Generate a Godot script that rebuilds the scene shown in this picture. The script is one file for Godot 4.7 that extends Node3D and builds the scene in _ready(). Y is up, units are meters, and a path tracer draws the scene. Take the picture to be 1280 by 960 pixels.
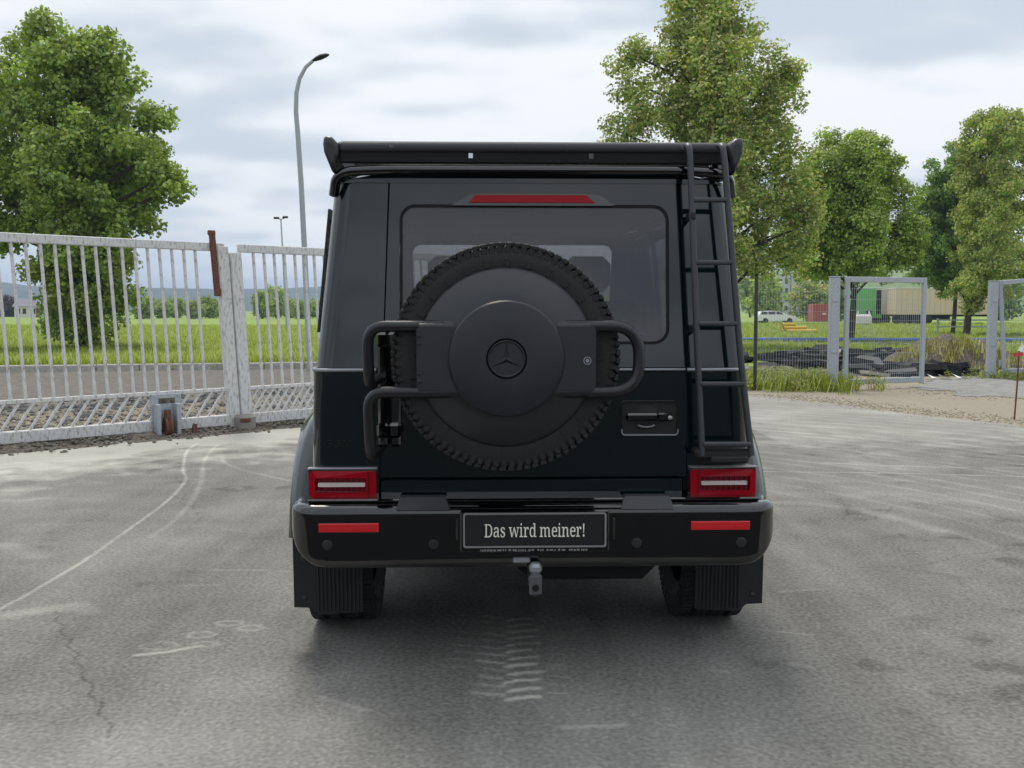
extends Node3D
# A dark off-road vehicle seen from behind in an asphalt yard, metal gates and trees around it.
const F := 1244.0      # focal length of the photograph in its own pixels (1280 x 960)
const EYE := 1.478     # height of the lens
var PITCH := atan(92.0 / 1244.0)
var M := {}
var taken := {}
var rng := RandomNumberGenerator.new()

# ---------------------------------------------------------------- mesh builder
class Geo:
	var st := SurfaceTool.new()
	var g := 0
	var xf := Transform3D.IDENTITY
	func _init():
		st.begin(Mesh.PRIMITIVE_TRIANGLES)
	func put(p: PackedVector3Array, flip: bool, smooth: bool):
		g += 1
		st.set_smooth_group(g if smooth else -1)
		var i := 0
		while i + 2 < p.size():
			var a := xf * p[i]
			var b := xf * p[i + 1]
			var c := xf * p[i + 2]
			if flip:
				st.add_vertex(a); st.add_vertex(c); st.add_vertex(b)
			else:
				st.add_vertex(a); st.add_vertex(b); st.add_vertex(c)
			i += 3
	func vol(p: PackedVector3Array) -> float:
		var s := 0.0
		var i := 0
		if p.size() == 0: return 0.0
		var o := p[0]
		while i + 2 < p.size():
			s += (p[i] - o).dot((p[i + 1] - o).cross(p[i + 2] - o))
			i += 3
		return s
	func solid(p: PackedVector3Array, smooth := false):      # a closed soup, turned outside out
		put(p, vol(p) > 0.0, smooth)
	func sheet(p: PackedVector3Array, dir: Vector3, smooth := false):   # an open soup that faces dir
		var n := Vector3.ZERO
		var i := 0
		while i + 2 < p.size():
			n += (p[i] - p[i + 2]).cross(p[i] - p[i + 1])
			i += 3
		put(p, n.dot(dir) < 0.0, smooth)
	func loft(rings: Array, cap := true, smooth := true):
		var w := PackedVector3Array()
		var c := PackedVector3Array()
		var n: int = rings[0].size()
		for k in rings.size() - 1:
			var A: PackedVector3Array = rings[k]
			var B: PackedVector3Array = rings[k + 1]
			for i in n:
				var j := (i + 1) % n
				w.append_array([A[i], A[j], B[j], A[i], B[j], B[i]])
		if cap:
			for e in 2:
				var R: PackedVector3Array = rings[0] if e == 0 else rings[rings.size() - 1]
				var m := Vector3.ZERO
				for q in R: m += q
				m /= n
				for i in n:
					var j := (i + 1) % n
					if e == 0: c.append_array([m, R[j], R[i]])
					else: c.append_array([m, R[i], R[j]])
		var all := w.duplicate()
		all.append_array(c)
		var f := vol(all) > 0.0
		put(w, f, smooth)
		if cap: put(c, f, false)
	func tube(path: Array, r: float, n := 10, taper := 1.0):
		var rings := []
		var up := Vector3(0.13, 0.31, 0.94).normalized()
		for k in path.size():
			var t: Vector3 = (path[min(k + 1, path.size() - 1)] - path[max(k - 1, 0)]).normalized()
			if k == 0 and absf(t.dot(up)) > 0.95: up = Vector3(1, 0.1, 0).normalized()
			var s := t.cross(up).normalized()
			up = s.cross(t).normalized()
			var rr: float = r * lerpf(1.0, taper, float(k) / maxf(1, path.size() - 1))
			var R := PackedVector3Array()
			for i in n:
				var a := TAU * i / n
				R.append(path[k] + (s * cos(a) + up * sin(a)) * rr)
			rings.append(R)
		loft(rings)
	func lathe(prof: Array, at: Vector3, axis: Vector3, n := 48, smooth := true):   # closed profile of Vector2(radius, along)
		var s := axis.cross(Vector3(0, 1, 0.001)).normalized()
		var u := s.cross(axis).normalized()
		var run := [0]       # a new smooth run wherever the profile turns by more than 30 degrees
		for k in range(1, prof.size()):
			var e0: Vector2 = prof[k] - prof[k - 1]
			var e1: Vector2 = prof[(k + 1) % prof.size()] - prof[k]
			run.append(run[k - 1] + (1 if absf(e0.angle_to(e1)) > 0.52 else 0))
		var runs := []
		for k in run[prof.size() - 1] + 1: runs.append(PackedVector3Array())
		var w := PackedVector3Array()
		for i in n:
			var a0 := TAU * i / n
			var a1 := TAU * ((i + 1) % n) / n
			var d0 := s * cos(a0) + u * sin(a0)
			var d1 := s * cos(a1) + u * sin(a1)
			for k in prof.size():
				var p: Vector2 = prof[k]
				var q: Vector2 = prof[(k + 1) % prof.size()]
				var A := at + d0 * p.x + axis * p.y
				var B := at + d1 * p.x + axis * p.y
				var C := at + d1 * q.x + axis * q.y
				var D := at + d0 * q.x + axis * q.y
				var t := PackedVector3Array()
				if p.x > 1e-5: t.append_array([A, B, C])
				if q.x > 1e-5: t.append_array([A, C, D])
				runs[run[k]].append_array(t)
				w.append_array(t)
		var f := vol(w) > 0.0
		for r in runs: put(r, f, smooth)
	func box(c: Vector3, s: Vector3, ch := 0.0, b := Basis.IDENTITY):
		ch = minf(ch, minf(s.x, minf(s.y, s.z)) * 0.45)
		var h := s * 0.5
		var p := PackedVector3Array()
		var V := func(x, y, z): return c + b * Vector3(x, y, z)
		var ax := [Vector3.RIGHT, Vector3.UP, Vector3.BACK]
		if ch <= 0.0:
			for k in 3:
				var e0: Vector3 = ax[k]
				var e1: Vector3 = ax[(k + 1) % 3]
				var e2: Vector3 = ax[(k + 2) % 3]
				for sg in [-1.0, 1.0]:
					var o: Vector3 = e0 * h[k] * sg
					var u: Vector3 = e1 * h[(k + 1) % 3]
					var v: Vector3 = e2 * h[(k + 2) % 3] * sg
					p.append_array([c + b * (o - u - v), c + b * (o + u - v), c + b * (o + u + v), c + b * (o - u - v), c + b * (o + u + v), c + b * (o - u + v)])
			solid(p)
			return
		# chamfered box: points per corner, one on each of the three faces
		var P := func(sx, sy, sz, k):
			var q := Vector3(sx * h.x, sy * h.y, sz * h.z)
			if k != 0: q.x -= sx * ch
			if k != 1: q.y -= sy * ch
			if k != 2: q.z -= sz * ch
			return c + b * q
		for k in 3:
			for sg in [-1, 1]:
				var q := []
				for w in [[-1, -1], [1, -1], [1, 1], [-1, 1]]:
					var s3 := [0, 0, 0]
					s3[k] = sg; s3[(k + 1) % 3] = w[0]; s3[(k + 2) % 3] = w[1] * sg
					q.append(P.call(s3[0], s3[1], s3[2], k))
				p.append_array([q[0], q[1], q[2], q[0], q[2], q[3]])
		for k in 3:   # edges along axis k
			var i1 := (k + 1) % 3
			var i2 := (k + 2) % 3
			for s1 in [-1, 1]:
				for s2 in [-1, 1]:
					var q := []
					for w in [[-1, i1], [1, i1], [1, i2], [-1, i2]]:
						var s3 := [0, 0, 0]
						s3[k] = w[0]; s3[i1] = s1; s3[i2] = s2
						q.append(P.call(s3[0], s3[1], s3[2], w[1]))
					if s1 * s2 < 0: q.reverse()
					p.append_array([q[0], q[1], q[2], q[0], q[2], q[3]])
		for sx in [-1, 1]:
			for sy in [-1, 1]:
				for sz in [-1, 1]:
					var q := [P.call(sx, sy, sz, 0), P.call(sx, sy, sz, 1), P.call(sx, sy, sz, 2)]
					if sx * sy * sz < 0: q.reverse()
					p.append_array(q)
		solid(p)
	func bar(a: Vector3, b: Vector3, w: float, d: float, ch := 0.0, hint := Vector3.BACK):   # a square bar from a to b
		var y := (b - a).normalized()
		var x := y.cross(hint).normalized()
		var z := x.cross(y).normalized()
		box((a + b) * 0.5, Vector3(w, (b - a).length(), d), ch, Basis(x, y, z))
	func ext(poly: PackedVector2Array, f0: Callable, f1: Callable):   # a polygon with thickness between two mappings
		var idx := Geometry2D.triangulate_polygon(poly)
		var p := PackedVector3Array()
		var i := 0
		while i + 2 < idx.size():
			var a := poly[idx[i]]
			var b := poly[idx[i + 1]]
			var c := poly[idx[i + 2]]
			p.append_array([f0.call(a.x, a.y), f0.call(b.x, b.y), f0.call(c.x, c.y), f1.call(a.x, a.y), f1.call(c.x, c.y), f1.call(b.x, b.y)])
			i += 3
		var cw := idx.size() >= 3 and (poly[idx[1]] - poly[idx[0]]).cross(poly[idx[2]] - poly[idx[0]]) < 0.0
		var sign_poly := 0.0
		for k in poly.size(): sign_poly += poly[k].cross(poly[(k + 1) % poly.size()])
		for k in poly.size():
			var a := poly[k]
			var b := poly[(k + 1) % poly.size()]
			var q := [f0.call(a.x, a.y), f1.call(a.x, a.y), f1.call(b.x, b.y), f0.call(b.x, b.y)]
			if (sign_poly < 0.0) != cw: q.reverse()
			p.append_array([q[0], q[1], q[2], q[0], q[2], q[3]])
		solid(p)
	func frame(o: PackedVector2Array, n: PackedVector2Array, f0: Callable, f1: Callable):   # a panel with a hole: two loops of equal count
		var p := PackedVector3Array()
		for k in o.size():
			var j := (k + 1) % o.size()
			var A0 = f0.call(o[k].x, o[k].y)
			var B0 = f0.call(o[j].x, o[j].y)
			var C0 = f0.call(n[j].x, n[j].y)
			var D0 = f0.call(n[k].x, n[k].y)
			var A1 = f1.call(o[k].x, o[k].y)
			var B1 = f1.call(o[j].x, o[j].y)
			var C1 = f1.call(n[j].x, n[j].y)
			var D1 = f1.call(n[k].x, n[k].y)
			p.append_array([A0, B0, C0, A0, C0, D0, A1, C1, B1, A1, D1, C1, A0, A1, B1, A0, B1, B0, D0, C1, D1, D0, C0, C1])
		solid(p)
	func mesh() -> ArrayMesh:
		st.generate_normals()
		return st.commit()

func numbered(s: String) -> String:
	if not taken.has(s):
		taken[s] = 0
		return s
	taken[s] += 1
	return "%s_%03d" % [s, taken[s]]

func thing(called: String, label: String, category: String, at := Vector3.ZERO, turn := 0.0, group := "") -> Node3D:
	var o := Node3D.new()
	o.name = numbered(called)
	add_child(o)
	o.position = at
	o.rotation.y = turn
	tag(o, label, category, group)
	return o

func tag(o: Node, label: String, category: String, group := ""):
	o.set_meta("label", label)
	o.set_meta("category", category)
	if group != "": o.set_meta("group", group)

func raw(called: String, m: Mesh, mat: Material, parent: Node = self) -> MeshInstance3D:
	var o := MeshInstance3D.new()
	o.name = numbered(called) if parent == self else called
	o.mesh = m
	o.material_override = mat
	parent.add_child(o, true)
	return o

func obj(called: String, g: Geo, mat: Material, parent: Node = self) -> MeshInstance3D:
	return raw(called, g.mesh(), mat, parent)

func struct(called: String, m: Mesh, mat: Material) -> MeshInstance3D:
	var o := raw(called, m, mat)
	o.set_meta("kind", "structure")
	return o

func copy(o: Node3D, label: String, at: Vector3, turn: float, sc := 1.0) -> Node3D:
	var c: Node3D = o.duplicate()
	c.name = numbered(String(o.name).rstrip("0123456789").rstrip("_"))
	add_child(c)
	c.position = at
	c.rotation.y = turn
	c.scale = Vector3.ONE * sc
	c.set_meta("label", label)
	return c

func at(u: float, v: float, d: float) -> Vector3:      # the point seen at photograph pixel (u, v) that lies d metres ahead
	var a := (u - 640.0) / F
	var b := -(v - 480.0) / F
	var t := d / (cos(PITCH) + b * sin(PITCH))
	return Vector3(a * t, EYE + t * (b * cos(PITCH) - sin(PITCH)), -d)

# ---------------------------------------------------------------- textures and materials
func noise(f: float, oct := 4, s := 1, type := FastNoiseLite.TYPE_SIMPLEX_SMOOTH) -> FastNoiseLite:
	var n := FastNoiseLite.new()
	n.noise_type = type
	n.frequency = f
	n.fractal_octaves = oct
	n.seed = s
	return n

func tex_grey(f: float, lo: float, hi: float, s := 1, size := 512, oct := 5, type := FastNoiseLite.TYPE_SIMPLEX_SMOOTH) -> Texture2D:
	return tex_ramp(f, Color(lo, lo, lo), Color(hi, hi, hi), s, size, oct, type)

func tex_ramp(f: float, a: Color, b: Color, s := 1, size := 512, oct := 5, type := FastNoiseLite.TYPE_SIMPLEX_SMOOTH) -> Texture2D:
	var t := NoiseTexture2D.new()
	t.width = size
	t.height = size
	t.seamless = true
	t.noise = noise(f, oct, s, type)
	var gr := Gradient.new()
	gr.set_color(0, a)
	gr.set_color(1, b)
	t.color_ramp = gr
	return t

func tex_bump(f: float, s := 1, size := 512, oct := 5, type := FastNoiseLite.TYPE_SIMPLEX_SMOOTH, strength := 6.0) -> Texture2D:
	var t := NoiseTexture2D.new()
	t.width = size
	t.height = size
	t.seamless = true
	t.as_normal_map = true
	t.bump_strength = strength
	t.noise = noise(f, oct, s, type)
	return t

func mat(c: Color, rough := 0.6, metal := 0.0) -> StandardMaterial3D:
	var m := StandardMaterial3D.new()
	m.albedo_color = c
	m.roughness = rough
	m.metallic = metal
	return m

func tri(m: StandardMaterial3D, t: Texture2D, sc: float, n: Texture2D = null, depth := 1.0, world := false) -> StandardMaterial3D:
	m.uv1_triplanar = true
	m.uv1_world_triplanar = world
	m.uv1_scale = Vector3.ONE * sc
	if t: m.albedo_texture = t
	if n:
		m.normal_enabled = true
		m.normal_texture = n
		m.normal_scale = depth
	return m

func lin(r: float, g: float, b: float) -> Color:     # a linear base colour
	return Color(r, g, b).linear_to_srgb()

func make_materials():
	var fine := tex_grey(0.06, 0.72, 1.0, 3)
	var coarse := tex_grey(0.012, 0.6, 1.0, 5)
	var bump := tex_bump(0.05, 7)
	M.paint = mat(lin(0.0010, 0.0066, 0.0080), 0.12)
	M.paint.metallic_specular = 0.34
	M.paint.clearcoat_enabled = true
	M.paint.clearcoat = 0.92
	M.paint.clearcoat_roughness = 0.025
	M.gloss = mat(lin(0.0015, 0.0015, 0.0018), 0.08)
	M.gloss.metallic_specular = 0.5
	M.gloss.clearcoat_enabled = true
	M.gloss.clearcoat = 1.0
	M.gloss.clearcoat_roughness = 0.05
	M.roll = tri(mat(lin(0.075, 0.077, 0.084), 0.6), fine, 9.0, tex_bump(0.35, 13, 256), 0.5)
	M.matte = tri(mat(lin(0.008, 0.008, 0.010), 0.55), fine, 3.0)
	M.cover = tri(mat(lin(0.022, 0.023, 0.028), 0.32), fine, 5.0, tex_bump(0.3, 11, 256), 0.12)
	M.cover.metallic_specular = 0.5
	M.ladder = mat(lin(0.040, 0.042, 0.048), 0.4)
	M.hitch = mat(lin(0.10, 0.10, 0.105), 0.45, 0.3)
	M.powder = tri(mat(lin(0.018, 0.019, 0.023), 0.36), fine, 4.0, tex_bump(0.3, 12, 256), 0.10)
	M.rubber = tri(mat(lin(0.010, 0.010, 0.011), 0.65), fine, 6.0, bump, 0.5)
	M.flap = tri(mat(lin(0.007, 0.007, 0.0075), 0.6), fine, 6.0)
	M.seam = mat(lin(0.003, 0.003, 0.003), 0.8)
	M.dark = mat(lin(0.004, 0.004, 0.004), 0.9)
	M.cloth = mat(lin(0.02, 0.02, 0.021), 0.9)
	M.tint = mat(Color(0.26, 0.26, 0.285, 0.56), 0.04)
	M.tint.transparency = BaseMaterial3D.TRANSPARENCY_ALPHA
	M.glass_dark = mat(lin(0.006, 0.006, 0.007), 0.05)
	M.clear = mat(Color(0.6, 0.65, 0.63, 0.1), 0.03)
	M.clear.transparency = BaseMaterial3D.TRANSPARENCY_ALPHA
	M.red = mat(lin(0.34, 0.003, 0.012), 0.15)
	M.red.metallic_specular = 0.3
	M.red_dark = mat(lin(0.10, 0.003, 0.006), 0.2)
	M.reflector = tri(mat(lin(0.55, 0.016, 0.02), 0.25), null, 1.0)
	M.lamp_white = mat(lin(0.62, 0.52, 0.50), 0.25)
	M.chrome = mat(lin(0.55, 0.56, 0.58), 0.25, 1.0)
	M.silver = mat(lin(0.30, 0.31, 0.33), 0.4, 0.6)
	M.plate = mat(lin(0.008, 0.008, 0.010), 0.35)
	M.plate_rim = mat(lin(0.22, 0.22, 0.22), 0.4)
	M.ivory = mat(lin(0.88, 0.86, 0.74), 0.5)
	M.galv = tri(mat(lin(0.44, 0.47, 0.50), 0.55, 0.15), tex_ramp(0.02, Color(0.86, 0.87, 0.89), Color(1, 1, 1), 21), 1.8)
	var dirt := tex_ramp(0.03, Color(0.66, 0.61, 0.56), Color(1, 1, 1), 22, 512, 5)
	dirt.color_ramp.add_point(0.26, Color(0.88, 0.87, 0.85))
	dirt.color_ramp.add_point(0.45, Color(0.97, 0.97, 0.965))
	M.old_paint = tri(mat(lin(0.64, 0.64, 0.645), 0.6), dirt, 1.0, bump, 0.2)
	M.old_paint.uv1_scale = Vector3(1.7, 0.5, 1.7)
	M.rust = tri(mat(lin(0.34, 0.19, 0.14), 0.9), tex_ramp(0.05, Color(0.35, 0.28, 0.26), Color(1.0, 0.9, 0.85), 23), 2.0, bump, 0.8)
	M.concrete = tri(mat(lin(0.52, 0.50, 0.46), 0.9), tex_grey(0.03, 0.72, 1.0, 24), 0.8, bump, 0.5, true)
	M.bark = tri(mat(lin(0.10, 0.08, 0.06), 0.95), coarse, 1.2, bump, 1.0)
	M.soil = tri(mat(lin(0.25, 0.22, 0.18), 0.95), tex_ramp(0.04, Color(0.45, 0.43, 0.42), Color(1, 1, 1), 25), 0.8, bump, 1.5, true)
	M.soil_stone = tri(mat(lin(0.22, 0.20, 0.17), 0.95), fine, 2.0, bump, 0.6)
	M.stone = tri(mat(lin(0.36, 0.34, 0.31), 0.9), fine, 2.0, bump, 0.6)
	M.rubble = tri(mat(lin(0.045, 0.045, 0.047), 0.9), tex_grey(0.03, 0.3, 1.0, 26), 0.9, bump, 1.5, true)
	M.slab = tri(mat(lin(0.13, 0.13, 0.13), 0.9), fine, 1.0, bump, 0.8, true)
	M.gravel = tri(mat(lin(0.52, 0.47, 0.38), 0.95), tex_ramp(0.25, Color(0.62, 0.6, 0.56), Color(1, 1, 1), 27, 512, 3), 0.55, tex_bump(0.2, 28), 1.2, true)
	M.gravel.detail_enabled = true
	M.road = tri(mat(lin(0.27, 0.265, 0.255), 0.95), tex_grey(0.02, 0.80, 1.0, 29), 0.3, bump, 0.5, true)
	M.lane = tri(mat(lin(0.17, 0.155, 0.135), 0.95), tex_grey(0.02, 0.70, 1.0, 34), 0.35, bump, 0.6, true)
	M.added_dark_ground = tri(mat(lin(0.022, 0.022, 0.023), 0.9), tex_grey(0.2, 0.6, 1.0, 33), 0.6, bump, 0.6, true)  # for the added out-of-view sheet that dims what the bodywork reflects
	M.meadow = tri(mat(lin(0.31, 0.40, 0.085), 0.95), tex_ramp(0.03, Color(0.68, 0.72, 0.6), Color(1, 1, 1), 30, 1024, 6), 0.05, bump, 1.0, true)
	M.hill = tri(mat(lin(0.075, 0.11, 0.06), 1.0), tex_ramp(0.02, Color(0.4, 0.5, 0.45), Color(1, 1, 0.9), 31, 512, 6), 0.004, null, 1.0, true)
	M.hill_field = tri(mat(lin(0.22, 0.30, 0.09), 1.0), tex_ramp(0.02, Color(0.7, 0.75, 0.6), Color(1, 1, 0.9), 32), 0.01, null, 1.0, true)

func leaf_mat(c: Color) -> StandardMaterial3D:
	var m := mat(c, 0.55)
	m.vertex_color_use_as_albedo = true
	m.backlight_enabled = true
	m.backlight = Color(0.8, 0.8, 0.5)
	m.cull_mode = BaseMaterial3D.CULL_DISABLED
	return m

# the yard's own look: worn asphalt with dust, scuffs, chalk arcs and tyre prints; 22 m square, one centimetre a pixel
const YX := -11.0
const YZ := -19.0
const YS := 22.0
func yard_texture() -> ImageTexture:
	var n := 2048
	var big := noise(0.004, 5, 41).get_image(n, n).get_data()
	var mid := noise(0.02, 5, 42).get_image(n, n).get_data()
	var grit := noise(0.45, 2, 43).get_image(n, n).get_data()
	var streak_img := noise(0.02, 4, 44).get_image(256, n)
	streak_img.resize(n, n, Image.INTERPOLATE_CUBIC)
	var streak := streak_img.get_data()
	var along_img := noise(0.03, 4, 45).get_image(n, 128)
	along_img.resize(n, n, Image.INTERPOLATE_CUBIC)
	var along := along_img.get_data()
	var dust := PackedFloat32Array()
	dust.resize(n * n)
	var k := YS / n
	# stamps: dusty pale lines and blots, each along its own path
	var cracks := []
	var line := func(pts: Array, w: float, a: float):
		for i in pts.size() - 1:
			var p: Vector2 = pts[i]
			var q: Vector2 = pts[i + 1]
			var steps := int((q - p).length() / 0.006) + 1
			for s in steps:
				var c := p.lerp(q, float(s) / steps)
				var r := int(ceil(w / k))
				var cx := int((c.x - YX) / k)
				var cy := int((c.y - YZ) / k)
				for dy in range(-r, r + 1):
					for dx in range(-r, r + 1):
						var x := cx + dx
						var y := cy + dy
						if x < 0 or y < 0 or x >= n or y >= n: continue
						var d := sqrt(float(dx * dx + dy * dy)) * k / w
						var f: float = a * clampf(1.3 - d * 1.3, 0, 1) * (0.35 + 0.9 * mid[y * n + x] / 255.0)
						if f > dust[y * n + x]: dust[y * n + x] = f
	var curve := func(pts: Array) -> Array:
		var c := Curve2D.new()
		for i in pts.size():
			var t: Vector2 = (pts[min(i + 1, pts.size() - 1)] - pts[max(i - 1, 0)]) * 0.25
			c.add_point(pts[i], -t, t)
		return Array(c.tessellate(5, 1.0))
	line.call(curve.call([Vector2(-3.5, -11.0), Vector2(-3.42, -10.4), Vector2(-3.1, -9.3), Vector2(-2.77, -8.22), Vector2(-2.58, -6.45), Vector2(-2.53, -5.2), Vector2(-2.6, -4.4)]), 0.020, 0.55)
	line.call(curve.call([Vector2(-3.25, -10.9), Vector2(-3.05, -9.8), Vector2(-2.66, -8.4), Vector2(-2.42, -7.2), Vector2(-2.36, -6.4)]), 0.03, 0.28)
	line.call(curve.call([Vector2(-2.95, -10.0), Vector2(-2.6, -9.3), Vector2(-1.85, -8.5), Vector2(-1.4, -8.1)]), 0.03, 0.3)
	line.call(curve.call([Vector2(1.9, -9.1), Vector2(3.3, -9.0), Vector2(5.5, -8.8), Vector2(8.5, -9.3)]), 0.022, 0.6)
	line.call(curve.call([Vector2(3.0, -9.6), Vector2(4.4, -9.3), Vector2(6.2, -9.4)]), 0.05, 0.25)
	line.call(curve.call([Vector2(2.0, -7.6), Vector2(2.5, -7.4), Vector2(2.9, -6.6)]), 0.10, 0.22)
	for i in 26:      # long faint sweeps of tyres on the right
		var r0 := 3.2 + i * 0.27 + rng.randf() * 0.2
		var pts := []
		for j in 9:
			var th := lerpf(0.15, 1.35, j / 8.0) + rng.randf() * 0.02
			pts.append(Vector2(-0.6 + r0 * cos(th) * 1.15, -5.0 - r0 * sin(th) * 1.35))
		line.call(pts, 0.03 + 0.06 * rng.randf(), 0.10 + 0.16 * rng.randf())
	for row in 12:    # a tyre's herringbone print behind the vehicle
		var z := -3.70 - row * 0.088
		var a := (1.25 - 0.06 * absf(row - 3.0)) * rng.randf_range(0.7, 1.0)
		var x0 := rng.randf_range(-0.03, 0.0)
		line.call([Vector2(x0, z + 0.012), Vector2(x0 + 0.045, z - 0.010), Vector2(x0 + rng.randf_range(0.10, 0.14), z - 0.022)], rng.randf_range(0.018, 0.027), a * 0.9)
		line.call([Vector2(x0 - rng.randf_range(0.10, 0.15), z - 0.065), Vector2(x0 - 0.06, z - 0.040), Vector2(x0 - 0.015, z - 0.034)], rng.randf_range(0.014, 0.022), a * rng.randf_range(0.35, 0.65))
		if rng.randf() < 0.6: line.call([Vector2(x0 - 0.24, z - 0.09), Vector2(x0 - 0.16, z - 0.07)], 0.016, a * 0.25)
		if row < 8 and rng.randf() < 0.7: line.call([Vector2(0.15, z - 0.06), Vector2(0.20 + rng.randf() * 0.05, z - 0.045)], 0.012, a * 0.3)
	for b in [[-1.56, -4.3, 0.20], [-1.42, -4.45, 0.16], [-1.34, -4.62, 0.15], [-1.22, -4.55, 0.15], [-1.36, -4.32, 0.13]]:   # chalky shoe-like prints
		var r0: float = b[2] * 0.5
		var loop := []
		for j in 13: loop.append(Vector2(b[0] + r0 * 0.8 * cos(TAU * j / 12), b[1] + r0 * 0.5 * sin(TAU * j / 12)))
		line.call(loop, 0.018, 0.34)
	line.call([Vector2(-1.62, -4.18), Vector2(-1.5, -4.22), Vector2(-1.38, -4.3)], 0.022, 0.7)
	for i in 150:     # scuffs
		var c := Vector2(rng.randf_range(-6, 7), rng.randf_range(-11.5, -2.6))
		var ang := rng.randf_range(-0.5, 0.6)
		var l := rng.randf_range(0.05, 0.32)
		line.call([c, c + Vector2(cos(ang), sin(ang)) * l], rng.randf_range(0.008, 0.03), rng.randf_range(0.12, 0.4))
	for i in 9:      # fine hairline cracks and old joints, dark dust-free lines are cut later; here their dusty edges
		var c := Vector2(rng.randf_range(1.4, 5.0) * (1 if i % 3 else -1), rng.randf_range(-9, -4.2))
		var pts := [c]
		var ang := rng.randf() * TAU
		for j in 14:
			ang += rng.randfn(0, 0.35)
			pts.append(pts[j] + Vector2(cos(ang), sin(ang)) * 0.09)
		cracks.append(pts)
	line.call([Vector2(-3.2, -6.2), Vector2(-2.85, -5.9)], 0.10, 0.26)
	line.call([Vector2(-2.45, -4.75), Vector2(-2.2, -4.9), Vector2(-2.05, -4.8)], 0.09, 0.28)
	var crack := []
	for j in 30: crack.append(Vector2(-2.25 + j * 0.03 + 0.02 * sin(j * 1.7), -4.8 + j * 0.05))
	var bytes := PackedByteArray()
	bytes.resize(n * n * 3)
	for y in n:
		var wz := YZ + y * k
		for x in n:
			var wx := YX + x * k
			var i := y * n + x
			var b := big[i] / 255.0
			var m := mid[i] / 255.0
			var gate := (wx + 5.4) * 0.684 - (wz + 10.5) * -0.729    # metres on this side of the gate line
			var apron := clampf((2.6 - gate + (m - 0.5) * 1.6 + (b - 0.5) * 1.0) * 0.7, 0.0, 1.0)
			if wx > 3.0 or gate < -3.0: apron = clampf((-10.2 - wz + (m - 0.5) * 2.0) * 0.22, 0.0, 0.35)
			var st := streak[i] / 255.0
			var d := dust[i] + apron * 0.74 + maxf(0.0, b - 0.55) * 0.45 + maxf(0.0, st - 0.55) * 0.25 * clampf((-wz - 3.0) * 0.2, 0.2, 1.0)
			d = clampf(d, 0.0, 1.0)
			var base := 0.508 + (b - 0.5) * 0.07 + (m - 0.5) * 0.06
			base += (along[i] / 255.0 - 0.5) * 0.10 * clampf(1.25 - absf(wx) * 0.25, 0.25, 1.0)
			base -= 0.09 * clampf((mid[(i + 700 * n) % (n * n)] / 255.0 - 0.66) * 6.0, 0.0, 1.0) * clampf((big[(i + 300) % (n * n)] / 255.0 - 0.5) * 6.0, 0.0, 1.0)
			var sp := (grit[i] / 255.0 - 0.5) * 0.26
			var g := base + sp * (1.0 - 0.6 * d)
			var v := lerpf(g, 0.84 + sp * 0.3, d)
			bytes[i * 3] = int(clampf(v * 255.0, 0, 255))
			bytes[i * 3 + 1] = int(clampf((v - 0.006) * 255.0, 0, 255))
			bytes[i * 3 + 2] = int(clampf((v - 0.024 - 0.026 * d) * 255.0, 0, 255))
	cracks.append(crack)
	for cr in cracks:
		for j in cr.size() - 1:
			for s in 14:
				var c: Vector2 = cr[j].lerp(cr[j + 1], s / 14.0)
				var i := int((c.y - YZ) / k) * n + int((c.x - YX) / k)
				if i < 0 or i >= n * n - 2 or rng.randf() > 0.6: continue
				for ch in 3: bytes[i * 3 + ch] = int(bytes[i * 3 + ch] * (0.86 if cr == crack else 0.87))
	return ImageTexture.create_from_image(Image.create_from_data(n, n, false, Image.FORMAT_RGB8, bytes))

func sky_texture() -> ImageTexture:
	var w := 1600
	var h := 800
	var im := Image.create(w, h, false, Image.FORMAT_RGBF)
	var n1 := noise(0.55, 6, 51)
	var n2 := noise(1.6, 5, 52)
	for y in h:
		var el := (0.5 - (y + 0.5) / h) * PI
		for x in w:
			if el < -0.02:
				im.set_pixel(x, y, Color(0.30, 0.31, 0.30))
				continue
			var az := ((x + 0.5) / w - 0.5) * TAU
			var e := maxf(el, 0.0)
			var dir := Vector3(sin(az) * cos(e), sin(e), -cos(az) * cos(e))
			var s := 1.0 / (dir.y + 0.16)
			var q := Vector2(dir.x, dir.z) * s
			var a := n1.get_noise_2d(q.x, q.y * 1.6 + 3.0)
			var b := n2.get_noise_2d(q.x + 9.0, q.y * 1.8)
			var c := clampf(0.54 + a * 1.5 + b * 0.7, 0.0, 1.0)
			c = c * c * (3.0 - 2.0 * c)
			var low := Color(0.575, 0.65, 0.73)
			var high := Color(0.88, 0.905, 0.935)
			var col := low.lerp(high, c)
			var hz := clampf(1.0 - e / 0.10, 0.0, 1.0)
			col = col.lerp(Color(0.70, 0.775, 0.86), hz * 0.5)
			var glow := exp(-pow((e - 0.085 - 0.02 * a) / 0.028, 2.0))
			col = col.lerp(Color(0.86, 0.875, 0.89), glow * clampf(0.35 + 0.9 * b, 0.0, 0.8))
			var zen := 1.0 + 0.28 * smoothstep(0.25, 1.2, e)
			im.set_pixel(x, y, Color(col.r * zen, col.g * zen, col.b * zen))
	return ImageTexture.create_from_image(im)

# ---------------------------------------------------------------- shapes
func rr(cx: float, cy: float, w: float, h: float, r: float, n := 6) -> PackedVector2Array:
	var p := PackedVector2Array()
	for c in 4:
		var ox: float = cx + (w * 0.5 - r) * [1, -1, -1, 1][c]
		var oy: float = cy + (h * 0.5 - r) * [1, 1, -1, -1][c]
		for i in n + 1:
			var a := PI * 0.5 * (c + float(i) / n)
			p.append(Vector2(ox + r * cos(a), oy + r * sin(a)))
	return p

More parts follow.
